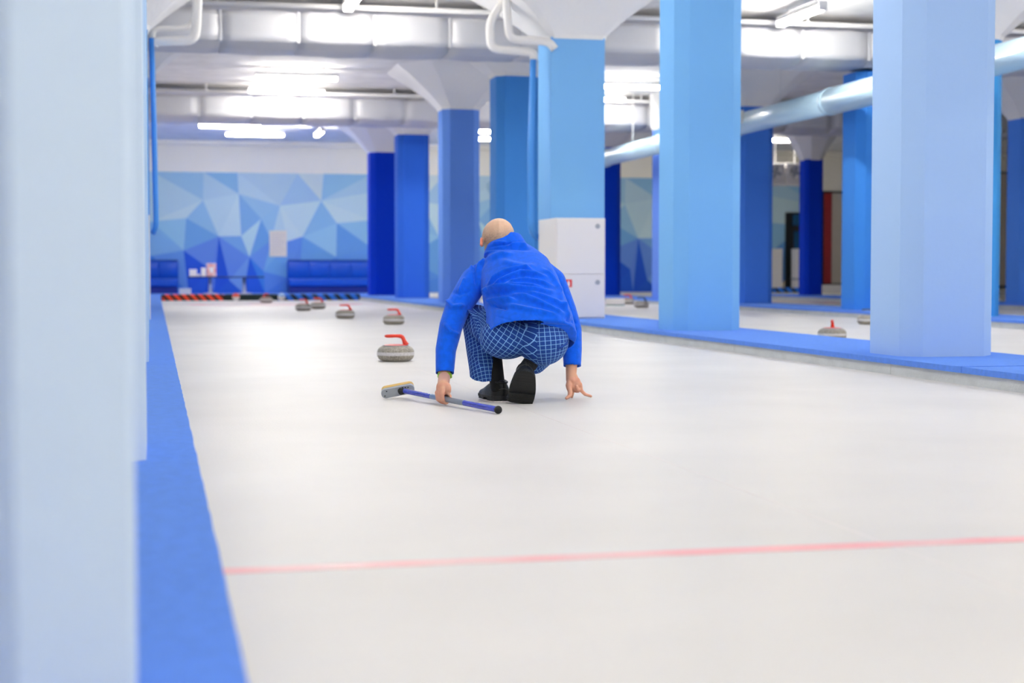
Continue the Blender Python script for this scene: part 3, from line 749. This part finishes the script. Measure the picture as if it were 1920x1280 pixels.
def ridges(me, folds, facing=.05):
    """real cloth folds raised along lines on the side that faces back"""
    me.update()
    F2 = []
    for pl, amp, wpx in folds:
        segs = [(Vector(a), Vector(b)) for a, b in zip(pl, pl[1:])]
        F2.append((segs, amp, wpx, min(p[0] for p in pl) - 4 * wpx, max(p[0] for p in pl) + 4 * wpx, min(p[1] for p in pl) - 4 * wpx, max(p[1] for p in pl) + 4 * wpx))
    off = [None] * len(me.vertices)
    nrm = [v.normal.copy() for v in me.vertices]
    for v in me.vertices:
        if nrm[v.index].dot((CAM - v.co).normalized()) < facing: continue
        x, y, d = proj(v.co); s = 0
        fa = min(1, (nrm[v.index].dot((CAM - v.co).normalized()) - facing) / .35)
        for segs, amp, wpx, xa_, xb_, ya_, yb_ in F2:
            if x < xa_ or x > xb_ or y < ya_ or y > yb_: continue
            best = 1e9; tot = len(segs); pos = 0
            for i, (a, b) in enumerate(segs):
                ab = b - a; t = max(0, min(1, (Vector((x, y)) - a).dot(ab) / ab.length_squared))
                dd = (Vector((x, y)) - a - ab * t).length
                if dd < best: best = dd; pos = (i + t) / tot
            fade = min(1, min(pos, 1 - pos) * 5 + .15)
            s += (2.6 if amp > 0 else 1.2) * amp * fade * math.exp(-(best / wpx) ** 2)
        off[v.index] = s * fa
    for v in me.vertices:
        if off[v.index]: v.co += nrm[v.index] * off[v.index]
def attach(name, me, m, parent=person, smooth=True): return obj(name, shift(me, -PO), m, parent, smooth)

# --- body: head, trunk, arms, hands and legs in one surface
HEADC = at(934, 443, 8.92); HD = (FH * .62 - UP * .55 - rgt * .28).normalized()   # where the face points
hr = (rgt - HD * rgt.dot(HD)).normalized(); hu = hr.cross(HD).normalized()
if hu.z < 0: hu = -hu
bm = NB()
ellipsoid(bm, HEADC, [hr * .0905, HD * .104, hu * .100])                          # cranium
ellipsoid(bm, HEADC + HD * .035 - hu * .055, [hr * .066, HD * .070, hu * .085])   # face
ellipsoid(bm, HEADC + HD * .075 - hu * .115, [hr * .040, HD * .034, hu * .030])   # chin
capsule(bm, HEADC + HD * .098 - hu * .02, HEADC + HD * .128 - hu * .058, .010, .015)   # nose
ellipsoid(bm, HEADC + HD * .098 - hu * .088, [hr * .026, HD * .012, hu * .006]); ellipsoid(bm, HEADC + HD * .096 - hu * .098, [hr * .023, HD * .012, hu * .006])
for s in (-1, 1):
    ellipsoid(bm, HEADC + hr * s * .030 + HD * .086 - hu * .008, [hr * .024, HD * .012, hu * .008])      # brow
    E = HEADC + hr * s * .093 + HD * .006 - hu * .066; eo = (hr * s * .55 - HD * .8).normalized()
    ellipsoid(bm, E, [eo * .020, hu * .034, eo.cross(hu) * .009]); ellipsoid(bm, E + eo * .012 - hu * .026, [eo * .010, hu * .012, eo.cross(hu) * .008])
lim(bm, [(936, 455, 8.91, .058), (950, 480, 8.86, .062)])
loft(bm, [(985, 625, 8.60, .13, .09), (980, 570, 8.70, .14, .09), (970, 525, 8.79, .16, .10), (955, 490, 8.87, .10, .08)])
lim(bm, [(960, 495, 8.87, .06), (893, 519, 8.85, .055), (846, 607, 8.72, .042), (833, 672, 8.63, .038), (833, 704, 8.61, .034)])
lim(bm, [(960, 495, 8.87, .06), (1032, 519, 8.88, .055), (1068, 608, 8.86, .042), (1072, 665, 8.83, .036), (1071, 700, 8.80, .030)])
lim(bm, [(955, 630, 8.52, .10), (893, 603, 8.84, .06), (925, 690, 8.66, .030), (930, 712, 8.60, .028)])
lim(bm, [(1020, 632, 8.52, .10), (1028, 640, 8.92, .06), (995, 680, 8.56, .038)])
# left hand closed round the broom shaft
def shaft_at(px):
    best = min(range(0, 1001), key=lambda k: abs(proj(head_p + ax * (BL * k / 1000))[0] - px)); return head_p + ax * (BL * best / 1000)
BC = shaft_at(833); ha = -ax                                   # towards the broom head = thumb side
lr = (rgt - ha * rgt.dot(ha)).normalized(); lu = lr.cross(ha).normalized()
if lu.z < 0: lu = -lu
WR = at(833, 706, 8.61)
def hp(x, y, z): return BC + lr * x + lu * y + ha * z
PT = hp(0, .105, .0)
capsule(bm, WR, hp(-.004, .072, .004), .033, .031)
ellipsoid(bm, hp(-.010, .055, .010), [lr * .027, lu * .042, ha * .038])         # back of the hand
ellipsoid(bm, hp(.014, .058, .020), [lr * .021, lu * .032, ha * .023])          # ball of the thumb
ellipsoid(bm, hp(.012, .054, -.014), [lr * .020, lu * .034, ha * .020])         # outer palm
for i, (zo, sc) in enumerate(((-.028, .84), (-.009, .97), (.011, 1.03), (.031, .97))):
    kn = [hp(-.030 * sc, .032, zo), hp(-.024 * sc, -.004, zo), hp(-.002, -.020 if zo < .02 else -.019, zo * .95), hp(.024 * sc, -.004, zo * .95), hp(.026 * sc, .018, zo * .92), hp(.010, .030, zo * .9)]
    rr = [.0105, .0100, .0092, .0090, .0084, .0076]
    rr = [q * (.9 if i == 0 else 1) for q in rr]
    for a, b, r0, r1 in zip(kn, kn[1:], rr, rr[1:]): capsule(bm, a, b, r0, r1, 12)
    capsule(bm, hp(-.012, .065, zo * .5), kn[0], .012, .0108, 12)
for a, b, r0, r1 in ((hp(.014, .058, .030), hp(.020, .028, .050), .013, .011), (hp(.020, .028, .050), hp(.006, .018, .054), .011, .009), (hp(.006, .018, .054), hp(-.014, .020, .052), .009, .0075)): capsule(bm, a, b, r0, r1, 12)
# right hand propped on its finger tips
def rh(px, py, d): return at(px, py, d)
capsule(bm, rh(1071, 698, 8.80), rh(1071, 712, 8.78), .030, .029)
ellipsoid(bm, rh(1075, 718, 8.78), [rgt * .034, UP * .040, FH * .020])
ellipsoid(bm, rh(1067, 722, 8.765), [rgt * .018, UP * .036, FH * .018])         # ball of the thumb
ellipsoid(bm, rh(1081, 718, 8.78), [rgt * .024, UP * .034, FH * .021]); capsule(bm, rh(1073, 704, 8.79), rh(1081, 718, 8.78), .026, .022)          # outer palm
gt = ground(1063, 747)
dz = lambda px, py, z: (lambda r: CAM + r * ((z - CAM.z) / r.z))(ray(px, py))
def chain(P, rr):
    for a, b, r0, r1 in zip(P, P[1:], rr, rr[1:]): capsule(bm, a, b, r0, r1, 12)
chain([rh(1066, 722, 8.765), rh(1069, 734, 8.75), rh(1068, 742, 8.74), rh(1062, 746.2, 8.72)], [.017, .0135, .0115, .0085])   # thumb
chain([rh(1073, 726, 8.79), rh(1073, 737, 8.81), rh(1072, 743.5, 8.80)], [.0125, .011, .0085])                                 # index behind the thumb
chain([rh(1086, 720, 8.79), rh(1088.5, 730, 8.80), rh(1083, 731, 8.76), rh(1081, 724.5, 8.75)], [.012, .011, .010, .009])      # curled middle
chain([rh(1083, 722, 8.80), rh(1084, 733, 8.82), rh(1079, 733, 8.79), rh(1078, 726, 8.77)], [.012, .010, .009, .008])          # curled ring
chain([rh(1088, 720, 8.78), rh(1090, 732, 8.79), rh(1097, 739, 8.81), rh(1108, 742.5, 8.84)], [.0115, .0105, .0095, .0078])    # stretched finger
body_me = remesh(bm, .0036, 3, .5)
ca = body_me.color_attributes.new('Col', 'FLOAT_COLOR', 'POINT')
rn = random.Random(3)
from mathutils import noise
for v in body_me.vertices:
    c = lin((226, 172, 142)); co = v.co - HEADC
    if co.length < .16:
        f, u_ = co.dot(HD), co.dot(hu); s = co.dot(hr)
        k = lin((226, 188, 160))
        up = co.z * .8 - co.dot(FH) * .0
        if f < .06 and abs(s) < .0895:
            m_ = max(0, min(1, (.062 - co.z) / .07)) * .75                         # shaved stubble thins out on the crown
            m_ *= .75 + .5 * noise.noise(v.co * 160)
            st_ = lin((142, 124, 108)); c = tuple(k[i] * (1 - m_) + st_[i] * m_ for i in range(3)) + (1,)
        elif abs(s) >= .0895: c = lin((232, 140, 112))
        else: c = k
    else:
        zz = v.co.z
        if zz < .12:
            m_ = .5 + .5 * noise.noise(v.co * 55); a, b = lin((226, 160, 136)), lin((232, 180, 154)); c = tuple(a[i] * (1 - m_) + b[i] * m_ for i in range(3)) + (1,)
    ca.data[v.index].color = c
M_SKIN = attr_mat('skin', 'Col', .5); _b = M_SKIN.node_tree.nodes['Principled BSDF']; _b.inputs['Subsurface Weight'].default_value = .12; _b.inputs['Subsurface Radius'].default_value = (.012, .005, .003)
attach('body', body_me, M_SKIN)
for s in (-1, 1):
    bm = NB(); ellipsoid(bm, HEADC + hr * s * .031 + HD * .089 - hu * .024 - PO, [hr * .013, HD * .012, hu * .008], 12); obj('eye', bm, M_CARD, person, True)

# --- fleece pullover
bm = NB()
loft(bm, [(1000, 640, 8.50, .236, .182, 6), (993, 605, 8.575, .234, .182, 6), (984, 570, 8.66, .222, .170, 5), (975, 536, 8.75, .214, .158, 3), (966, 508, 8.83, .196, .140, 2), (957, 486, 8.89, .150, .112), (951, 470, 8.92, .105, .095), (947, 462, 8.93, .090, .088)])
lim(bm, [(925, 508, 8.86, .085), (889, 528, 8.83, .080), (858, 578, 8.755, .071), (846, 610, 8.71, .065), (836, 655, 8.655, .057), (834, 700, 8.61, .050), (834, 715, 8.60, .050)])
lim(bm, [(1005, 508, 8.87, .085), (1036, 528, 8.88, .075), (1058, 580, 8.87, .066), (1070, 618, 8.855, .062), (1073, 655, 8.84, .054), (1073, 687, 8.82, .049), (1073, 702, 8.81, .049)])
# stand-up collar, fallen into a fold to the side
loft(bm, [(950, 478, 8.90, .130, .106, 8), (949, 467, 8.91, .122, .104, 14), (947, 459, 8.92, .112, .100, 20), (946, 453, 8.925, .103, .097, 24), (945, 449, 8.93, .096, .094, 26)])
jk = remesh(bm, .0062, 5, .5)
px8 = lambda L: [(860 + x / 8, 400 + y / 8) for x, y in L]
px7 = lambda L: [(840 + x / 7.11, 540 + y / 7.11) for x, y in L]
folds = [(px8([(250, 870), (320, 770), (450, 685), (620, 630), (800, 600)]), .009, 3.2),
         (px8([(430, 1100), (560, 970), (700, 890), (850, 850), (1000, 840), (1120, 870)]), .012, 3.2),
         (px8([(500, 1110), (640, 1030), (800, 950), (920, 905), (1100, 920), (1330, 960)]), .012, 3.2),
         (px8([(700, 1060), (850, 1030), (1000, 1010), (1200, 1040), (1420, 1100)]), .010, 3.0),
         (px8([(600, 1090), (800, 1080), (1000, 1075), (1250, 1110)]), .007, 2.4),
         (px8([(380, 1200), (480, 1140), (650, 1155), (850, 1135), (1100, 1160), (1420, 1175)]), .013, 3.4),
         (px8([(240, 690), (232, 850), (262, 1000), (270, 1080)]), -.012, 2.6),
         (px8([(1250, 830), (1400, 960), (1490, 1100), (1540, 1230)]), .008, 2.8),
         (px8([(1330, 820), (1440, 960), (1510, 1110)]), -.008, 2.2),
         (px8([(370, 560), (500, 535), (700, 518), (900, 525), (1090, 548)]), -.010, 2.4),
         (px8([(400, 520), (520, 490), (700, 462), (880, 440), (985, 405)]), -.008, 2.0),
         (px8([(500, 445), (620, 430), (720, 440)]), .004, 2.2),
         (px8([(750, 480), (900, 480), (1040, 500)]), .009, 2.4),
         (px8([(60, 850), (150, 800), (225, 795)]), .008, 2.6),
         (px8([(0, 1190), (60, 1060), (100, 960)]), .006, 3.0),
         (px8([(620, 700), (800, 760), (1000, 800), (1180, 800)]), .005, 5.0),
         (px7([(480, 110), (540, 60), (700, 30), (950, 40)]), .010, 3.4),
         (px7([(520, 200), (620, 180), (760, 165), (900, 170)]), .014, 3.6),
         (px7([(600, 235), (700, 250), (790, 275)]), -.016, 3.2),
         (px7([(850, 90), (1050, 130), (1250, 210), (1400, 300), (1560, 360)]), .011, 4.0),
         (px7([(760, 215), (1000, 270), (1250, 320), (1500, 390)]), .007, 4.0),
         (px7([(1000, 60), (1250, 110), (1450, 190), (1580, 280)]), .008, 3.4),
         (px7([(545, 345), (800, 420), (1100, 470), (1400, 490), (1630, 500)]), -.004, 1.4),
         ([(1047, 545), (1056, 575), (1068, 600)], .008, 3), ([(1060, 598), (1072, 602), (1082, 606)], -.012, 3.2),
         ([(832, 605), (845, 622), (862, 628)], .006, 4), ([(835, 560), (850, 575), (872, 572)], .007, 4), ([(846, 545), (862, 552), (885, 545)], -.006, 3.5)]
ridges(jk, folds)
def plane_at(px, py, d, n): return at(px, py, d), n.normalized()
cut(jk, *plane_at(834, 699, 8.61, at(834, 715, 8.60) - at(835, 655, 8.655)), .11)
cut(jk, *plane_at(1073, 686, 8.82, at(1073, 702, 8.81) - at(1073, 655, 8.84)), .10)
hemn = (at(1004, 655, 8.47) - at(984, 570, 8.66)).normalized()
hemn = (hemn + UP * -.25 + rgt * -.17).normalized()
HEMP = at(1000, 613, 8.42) 
cut(jk, HEMP, hemn, .34)
M_FLEECE = mat('blue_fleece', (16, 106, 255), .95, spec=.15, sheen=.6, bump=.35, bscale=420, var=.06, vscale=40)
M_FLEECE.node_tree.nodes['Principled BSDF'].inputs['Sheen Tint'].default_value = lin((165, 192, 255))
jo = attach('pullover', jk, M_FLEECE); jo['label'] = 'bright blue fleece pullover'
so = jo.modifiers.new('thickness', 'SOLIDIFY'); so.thickness = .004; so.offset = -1

# --- checked trousers
bm = NB()
PC = at(985, 636, 8.545)
ellipsoid(bm, at(1018, 638, 8.53), [rgt * .140, FH * .15, UP * .135])
ellipsoid(bm, at(950, 633, 8.55), [rgt * .146, FH * .145, UP * .116])
loft(bm, [(995, 612, 8.57, .195, .140, 6), (990, 590, 8.64, .185, .13, 5), (985, 575, 8.66, .18, .14, 5)])
lim(bm, [(952, 632, 8.55, .116), (922, 616, 8.68, .104), (893, 600, 8.83, .084)])
lim(bm, [(893, 598, 8.83, .082), (897, 640, 8.76, .074), (908, 690, 8.68, .083), (911, 712, 8.66, .087), (914, 745, 8.62, .090)])
lim(bm, [(1020, 640, 8.53, .128), (1028, 640, 8.75, .105), (1030, 645, 8.92, .085)])
lim(bm, [(1030, 645, 8.92, .080), (1012, 668, 8.70, .072), (1003, 680, 8.60, .062)])
tr = remesh(bm, .007, 6, .5)
tf = [([(893, 590), (897, 605), (899, 625), (901, 640)], -.010, 2.6), ([(905, 580), (915, 590), (912, 600)], .012, 3), ([(884, 585), (890, 595), (895, 600)], .008, 3), ([(893, 640), (905, 652), (918, 663)], .006, 4),
      ([(876, 580), (886, 588), (894, 592)], .008, 2.6), ([(882, 660), (895, 672), (905, 690)], .005, 3.5), ([(1003, 618), (1006, 645), (1004, 670)], -.006, 2.0), ([(940, 622), (958, 630), (975, 638)], .006, 2.4)]
ridges(tr, tf)
cut(tr, *plane_at(911, 703, 8.66, -UP + FH * .30 + rgt * .06), .23)
# UVs: the cloth grain follows the seat and each leg
uvl = tr.uv_layers.new(name='UVMap')
LK, LA = at(893, 598, 8.83), at(911, 710, 8.655); sh = (LA - LK).normalized(); su, sv = frame(sh)
seam = 1007
for p in tr.polygons:
    c = p.center; x, y, d = proj(c)
    below = (c - LK).dot(sh); rad = (c - LK - sh * below).length
    thl = at(952, 626, 8.54); tl = (LK - thl); 
    if below > .045 and rad < .15 and x < 945 and (c - LK).dot(-FH) < .30:
        a0 = math.atan2((c - LK).dot(su), (c - LK).dot(sv))
        for li in p.loop_indices:
            q = tr.vertices[tr.loops[li].vertex_index].co - LK
            a = math.atan2(q.dot(su), q.dot(sv)); a = a0 + (a - a0 + math.pi) % (2 * math.pi) - math.pi
            uvl.data[li].uv = (a * .08, q.dot(sh))
    else:
        left = x < seam
        cen = at(945, 612, 8.66) if left else at(1020, 636, 8.62)
        ro = R(-33) if left else R(4)
        e1 = rgt * math.cos(ro) + UP * math.sin(ro); e2 = UP * math.cos(ro) - rgt * math.sin(ro)
        thigh = left and x < 899
        if thigh: e1, e2 = (rgt * .9 + UP * -.25).normalized(), (UP * .9 + rgt * .25).normalized()
        for li in p.loop_indices:
            q = tr.vertices[tr.loops[li].vertex_index].co - cen
            n = q.normalized()
            uu = math.atan2(n.dot(e1), max(.05, -n.dot(FH) + .25)); vv = math.asin(max(-1, min(1, n.dot(e2))))
            uvl.data[li].uv = (uu * .215 + (.013 if left else 0), vv * .215)
m = mat('checked_wool', (10, 44, 118), .85, bump=.2, bscale=500, sheen=.15); nt = m.node_tree; N = nt.nodes
uvn = N.new('ShaderNodeUVMap'); uvn.uv_map = 'UVMap'; sp = N.new('ShaderNodeSeparateXYZ'); nt.links.new(uvn.outputs[0], sp.inputs[0])
outs = []
for ch in ('X', 'Y'):
    a = N.new('ShaderNodeMath'); a.operation = 'MULTIPLY'; a.inputs[1].default_value = 1 / .0215; nt.links.new(sp.outputs[ch], a.inputs[0])
    f = N.new('ShaderNodeMath'); f.operation = 'FRACT'; nt.links.new(a.outputs[0], f.inputs[0])
    g = N.new('ShaderNodeMath'); g.operation = 'LESS_THAN'; g.inputs[1].default_value = .11; nt.links.new(f.outputs[0], g.inputs[0]); outs.append(g)
mxx = N.new('ShaderNodeMath'); mxx.operation = 'MAXIMUM'; nt.links.new(outs[0].outputs[0], mxx.inputs[0]); nt.links.new(outs[1].outputs[0], mxx.inputs[1])
mx = N.new('ShaderNodeMix'); mx.data_type = 'RGBA'; mx.inputs[6].default_value = lin((15, 66, 156)); mx.inputs[7].default_value = lin((135, 195, 248))
nt.links.new(mxx.outputs[0], mx.inputs[0]); nt.links.new(mx.outputs[2], N['Principled BSDF'].inputs['Base Color'])
bv = BVHTree.FromPolygons([v.co.copy() for v in tr.vertices], [tuple(p.vertices) for p in tr.polygons])
def on_surface(px, py, lift=.002):
    h = bv.ray_cast(CAM, ray(px, py).normalized())
    return None if h[0] is None else h[0] + h[1] * lift
tro = attach('trousers', tr, m); tro['label'] = 'navy trousers with a thin light blue check'
pk = [on_surface(x, y, .001) for x, y in ((1044, 652.5), (1049, 652), (1054, 650), (1059, 646.5), (1063, 641.5), (1066, 635))]
pk = [p - PO for p in pk if p is not None]
if len(pk) > 3:
    bm = NB(); tube(bm, pk, [.002] + [.0055] * (len(pk) - 2) + [.003], 8); obj('pocket_slit', bm, mat('navy_pocket_welt', (15, 66, 156), .9), tro, True)

# --- socks, shoes, watch
M_SOCK = mat('black_sock', (12, 13, 16), .9); M_SHOE = mat('black_leather', (12, 15, 17), .38, spec=.35, bump=.15, bscale=60); M_SOLE = mat('black_rubber_sole', (14, 18, 20), .55, bump=.3, bscale=120)
def shoe(name, org, fwdv, upw, label, L=.285, sole_plate=None, flex=None):
    fx = fwdv.normalized(); uz = (upw - fx * upw.dot(fx)).normalized(); sy = uz.cross(fx)
    def P(x, y, z):
        if flex is not None and x > .17:                        # the sole flexes at the ball, toes stay on the ice
            k = min(1, (x - .17) / .06); n = (uz * (1 - k) + UP * k).normalized()
            return org + fx * min(x, .2) + flex * max(0, x - .2) + sy * y * 1.2 + n * z * (1.15 if z > 0 else 1) - PO
        return org + fx * x + sy * y * 1.2 + uz * z * (1.15 if z > 0 else 1) - PO
    sh_ = thing(name, None, None); sh_.parent = person; sh_['label'] = label
    wd = lambda t: .036 + .012 * math.sin(math.pi * min(1, t * 1.05)) * (t > .0) + .008 * (1 if t > .45 else t / .45) if t < .8 else .056 * math.sqrt(max(0, 1 - ((t - .8) / .2) ** 2)) 
    T = [0, .02, .06, .12, .2, .3, .4, .5, .6, .7, .8, .87, .93, .97, .995]
    def W(t):
        w_ = wd(t)
        if t < .12: w_ = .041 * math.sqrt(max(.02, 1 - ((.12 - t) / .12) ** 2))
        return max(.004, w_)
    # sole with a heel block
    bm = NB()
    def slab(x0, x1, z0, z1, ex):
        ts = [t for t in T if x0 - 1e-6 <= t <= x1 + 1e-6]
        out = [(t * L, W(t) + ex) for t in ts] + [(t * L, -W(t) - ex) for t in reversed(ts)]
        lo = [bm.verts.new(P(x, y, z0)) for x, y in out]; hi = [bm.verts.new(P(x, y, z1)) for x, y in out]
        n = len(out)
        for i in range(n): bm.faces.new((lo[i], lo[(i + 1) % n], hi[(i + 1) % n], hi[i]))
        bm.faces.new(lo); bm.faces.new(hi[::-1])
    slab(0, 1, .012, .024, .003); slab(0, .3, 0, .0125, .002); slab(.5, 1, .002, .0125, 0)
    bmesh.ops.recalc_face_normals(bm, faces=bm.faces); obj('sole', bm, M_SOLE, sh_)
    for t in (.05, .11, .17, .23, .56, .64, .72, .8, .88):
        obj('tread_bar', tube(NB(), [P(t * L, -W(t) * .8, .002), P(t * L, W(t) * .8, .002)], .0035, 6), M_DARK, sh_)
    # upper
    hgt = lambda t: .074 if t < .18 else (.074 - (t - .18) * .02 if t < .32 else max(.026, .071 - (t - .32) * .088)) if t < .88 else .030 - (t - .88) * .12
    bm = NB(); rings = []; n = 16
    for t in T:
        ring = []; w_, h_ = W(t), max(.012, hgt(t))
        for k in range(n + 1):
            a = math.pi * k / n; ca, sa = math.cos(a), math.sin(a)
            narrow = 1 - .28 * sa * (1 if t < .4 else .4)
            ring.append(bm.verts.new(P(t * L + .006 * sa * (1 if t < .1 else 0), w_ * narrow * math.copysign(abs(ca) ** .62, ca), .022 + h_ * abs(sa) ** .75)))
        rings.append(ring)
    for a, b in zip(rings, rings[1:]):
        for k in range(n): bm.faces.new((a[k], a[k + 1], b[k + 1], b[k]))
    bm.faces.new(rings[0]); bm.faces.new(rings[-1][::-1]); bmesh.ops.recalc_face_normals(bm, faces=bm.faces)
    obj('upper', bm, M_SHOE, sh_, True)
    # padded collar round the ankle, heel counter seam
    bm = NB(); loop = [P(.062 + .055 * math.cos(a), .032 * math.sin(a), .088 + .006 * math.cos(a)) for a in [2 * math.pi * k / 20 for k in range(21)]]
    tube(bm, loop, .006, 8); obj('ankle_collar', bm, M_SHOE, sh_, True)
    bm = NB(); tube(bm, [P(-.001 + .028 * (abs(y) / .036) ** 2, y, .058 - .020 * (abs(y) / .036) ** 2) for y in [-.036, -.028, -.018, -.008, .008, .018, .028, .036]], .0016, 6); obj('heel_seam', bm, mat('worn_seam', (70, 70, 66), .6), sh_, True)
    if sole_plate: 
        bm = NB(); out = [(t * L * .98, W(t) * .98) for t in T] + [(t * L * .98, -W(t) * .98) for t in reversed(T)]
        lo = [bm.verts.new(P(x, y, -.006)) for x, y in out]; hi = [bm.verts.new(P(x, y, .001)) for x, y in out]
        for i in range(len(out)): bm.faces.new((lo[i], lo[(i + 1) % len(out)], hi[(i + 1) % len(out)], hi[i]))
        bm.faces.new(lo); bm.faces.new(hi[::-1]); bmesh.ops.recalc_face_normals(bm, faces=bm.faces); obj('slider_plate', bm, M_WHS, sh_)
    return P
# left shoe flat, toes turned out to the left
g = ground(944, 754.5); lf = (FH * .95 - rgt * .30).normalized()
shoe('shoe', Vector((g.x, g.y, .007)) - lf * -.01, lf, UP, 'flat black leather shoe on a white slider', sole_plate=True)
bm = NB(); capsule(bm, at(934, 728, 8.57), at(925, 668, 8.70), .040, .047); obj('sock', shift(remesh(bm, .006, 2), -PO), M_SOCK, person, True)
# right shoe standing on its toes, sole turned to the viewer
g = ground(976, 757)
ff = (FH * .46 - UP * .89 - rgt * .14).normalized(); fu = (FH * .89 + UP * .46)
toe = Vector((g.x, g.y, 0))
orgR = toe - ff * .200 + UP * .003
shoe('shoe', orgR, ff, fu, 'black leather shoe standing on its toes', flex=(FH * .98 - rgt * .18).normalized())
bm = NB(); capsule(bm, orgR + ff * .050 + fu * .085, at(1000, 680, 8.60) + UP * .02, .041, .044); obj('sock', shift(remesh(bm, .006, 2), -PO), M_SOCK, person, True)
# watch strap
wv = (at(834, 715, 8.60) - at(835, 655, 8.655)).normalized(); wu, wv2 = frame(wv); wc = at(834, 704.2, 8.608)
bm = NB()
rings = []
for k in range(28):
    a = 2 * math.pi * k / 28; dirv = wu * math.cos(a) + wv2 * math.sin(a)
    rings.append([bm.verts.new(wc + dirv * r_ + wv * z_ - PO) for r_, z_ in ((.030, -.009), (.0395, -.009), (.0395, .008), (.030, .008))])
for k in range(28):
    a, b = rings[k], rings[(k + 1) % 28]
    for j in range(4): bm.faces.new((a[j], a[(j + 1) % 4], b[(j + 1) % 4], b[j]))
bmesh.ops.recalc_face_normals(bm, faces=bm.faces)
o = obj('watch_strap', bm, mat('lime_strap', (150, 205, 40), .5), person); o['label'] = 'lime green watch strap'
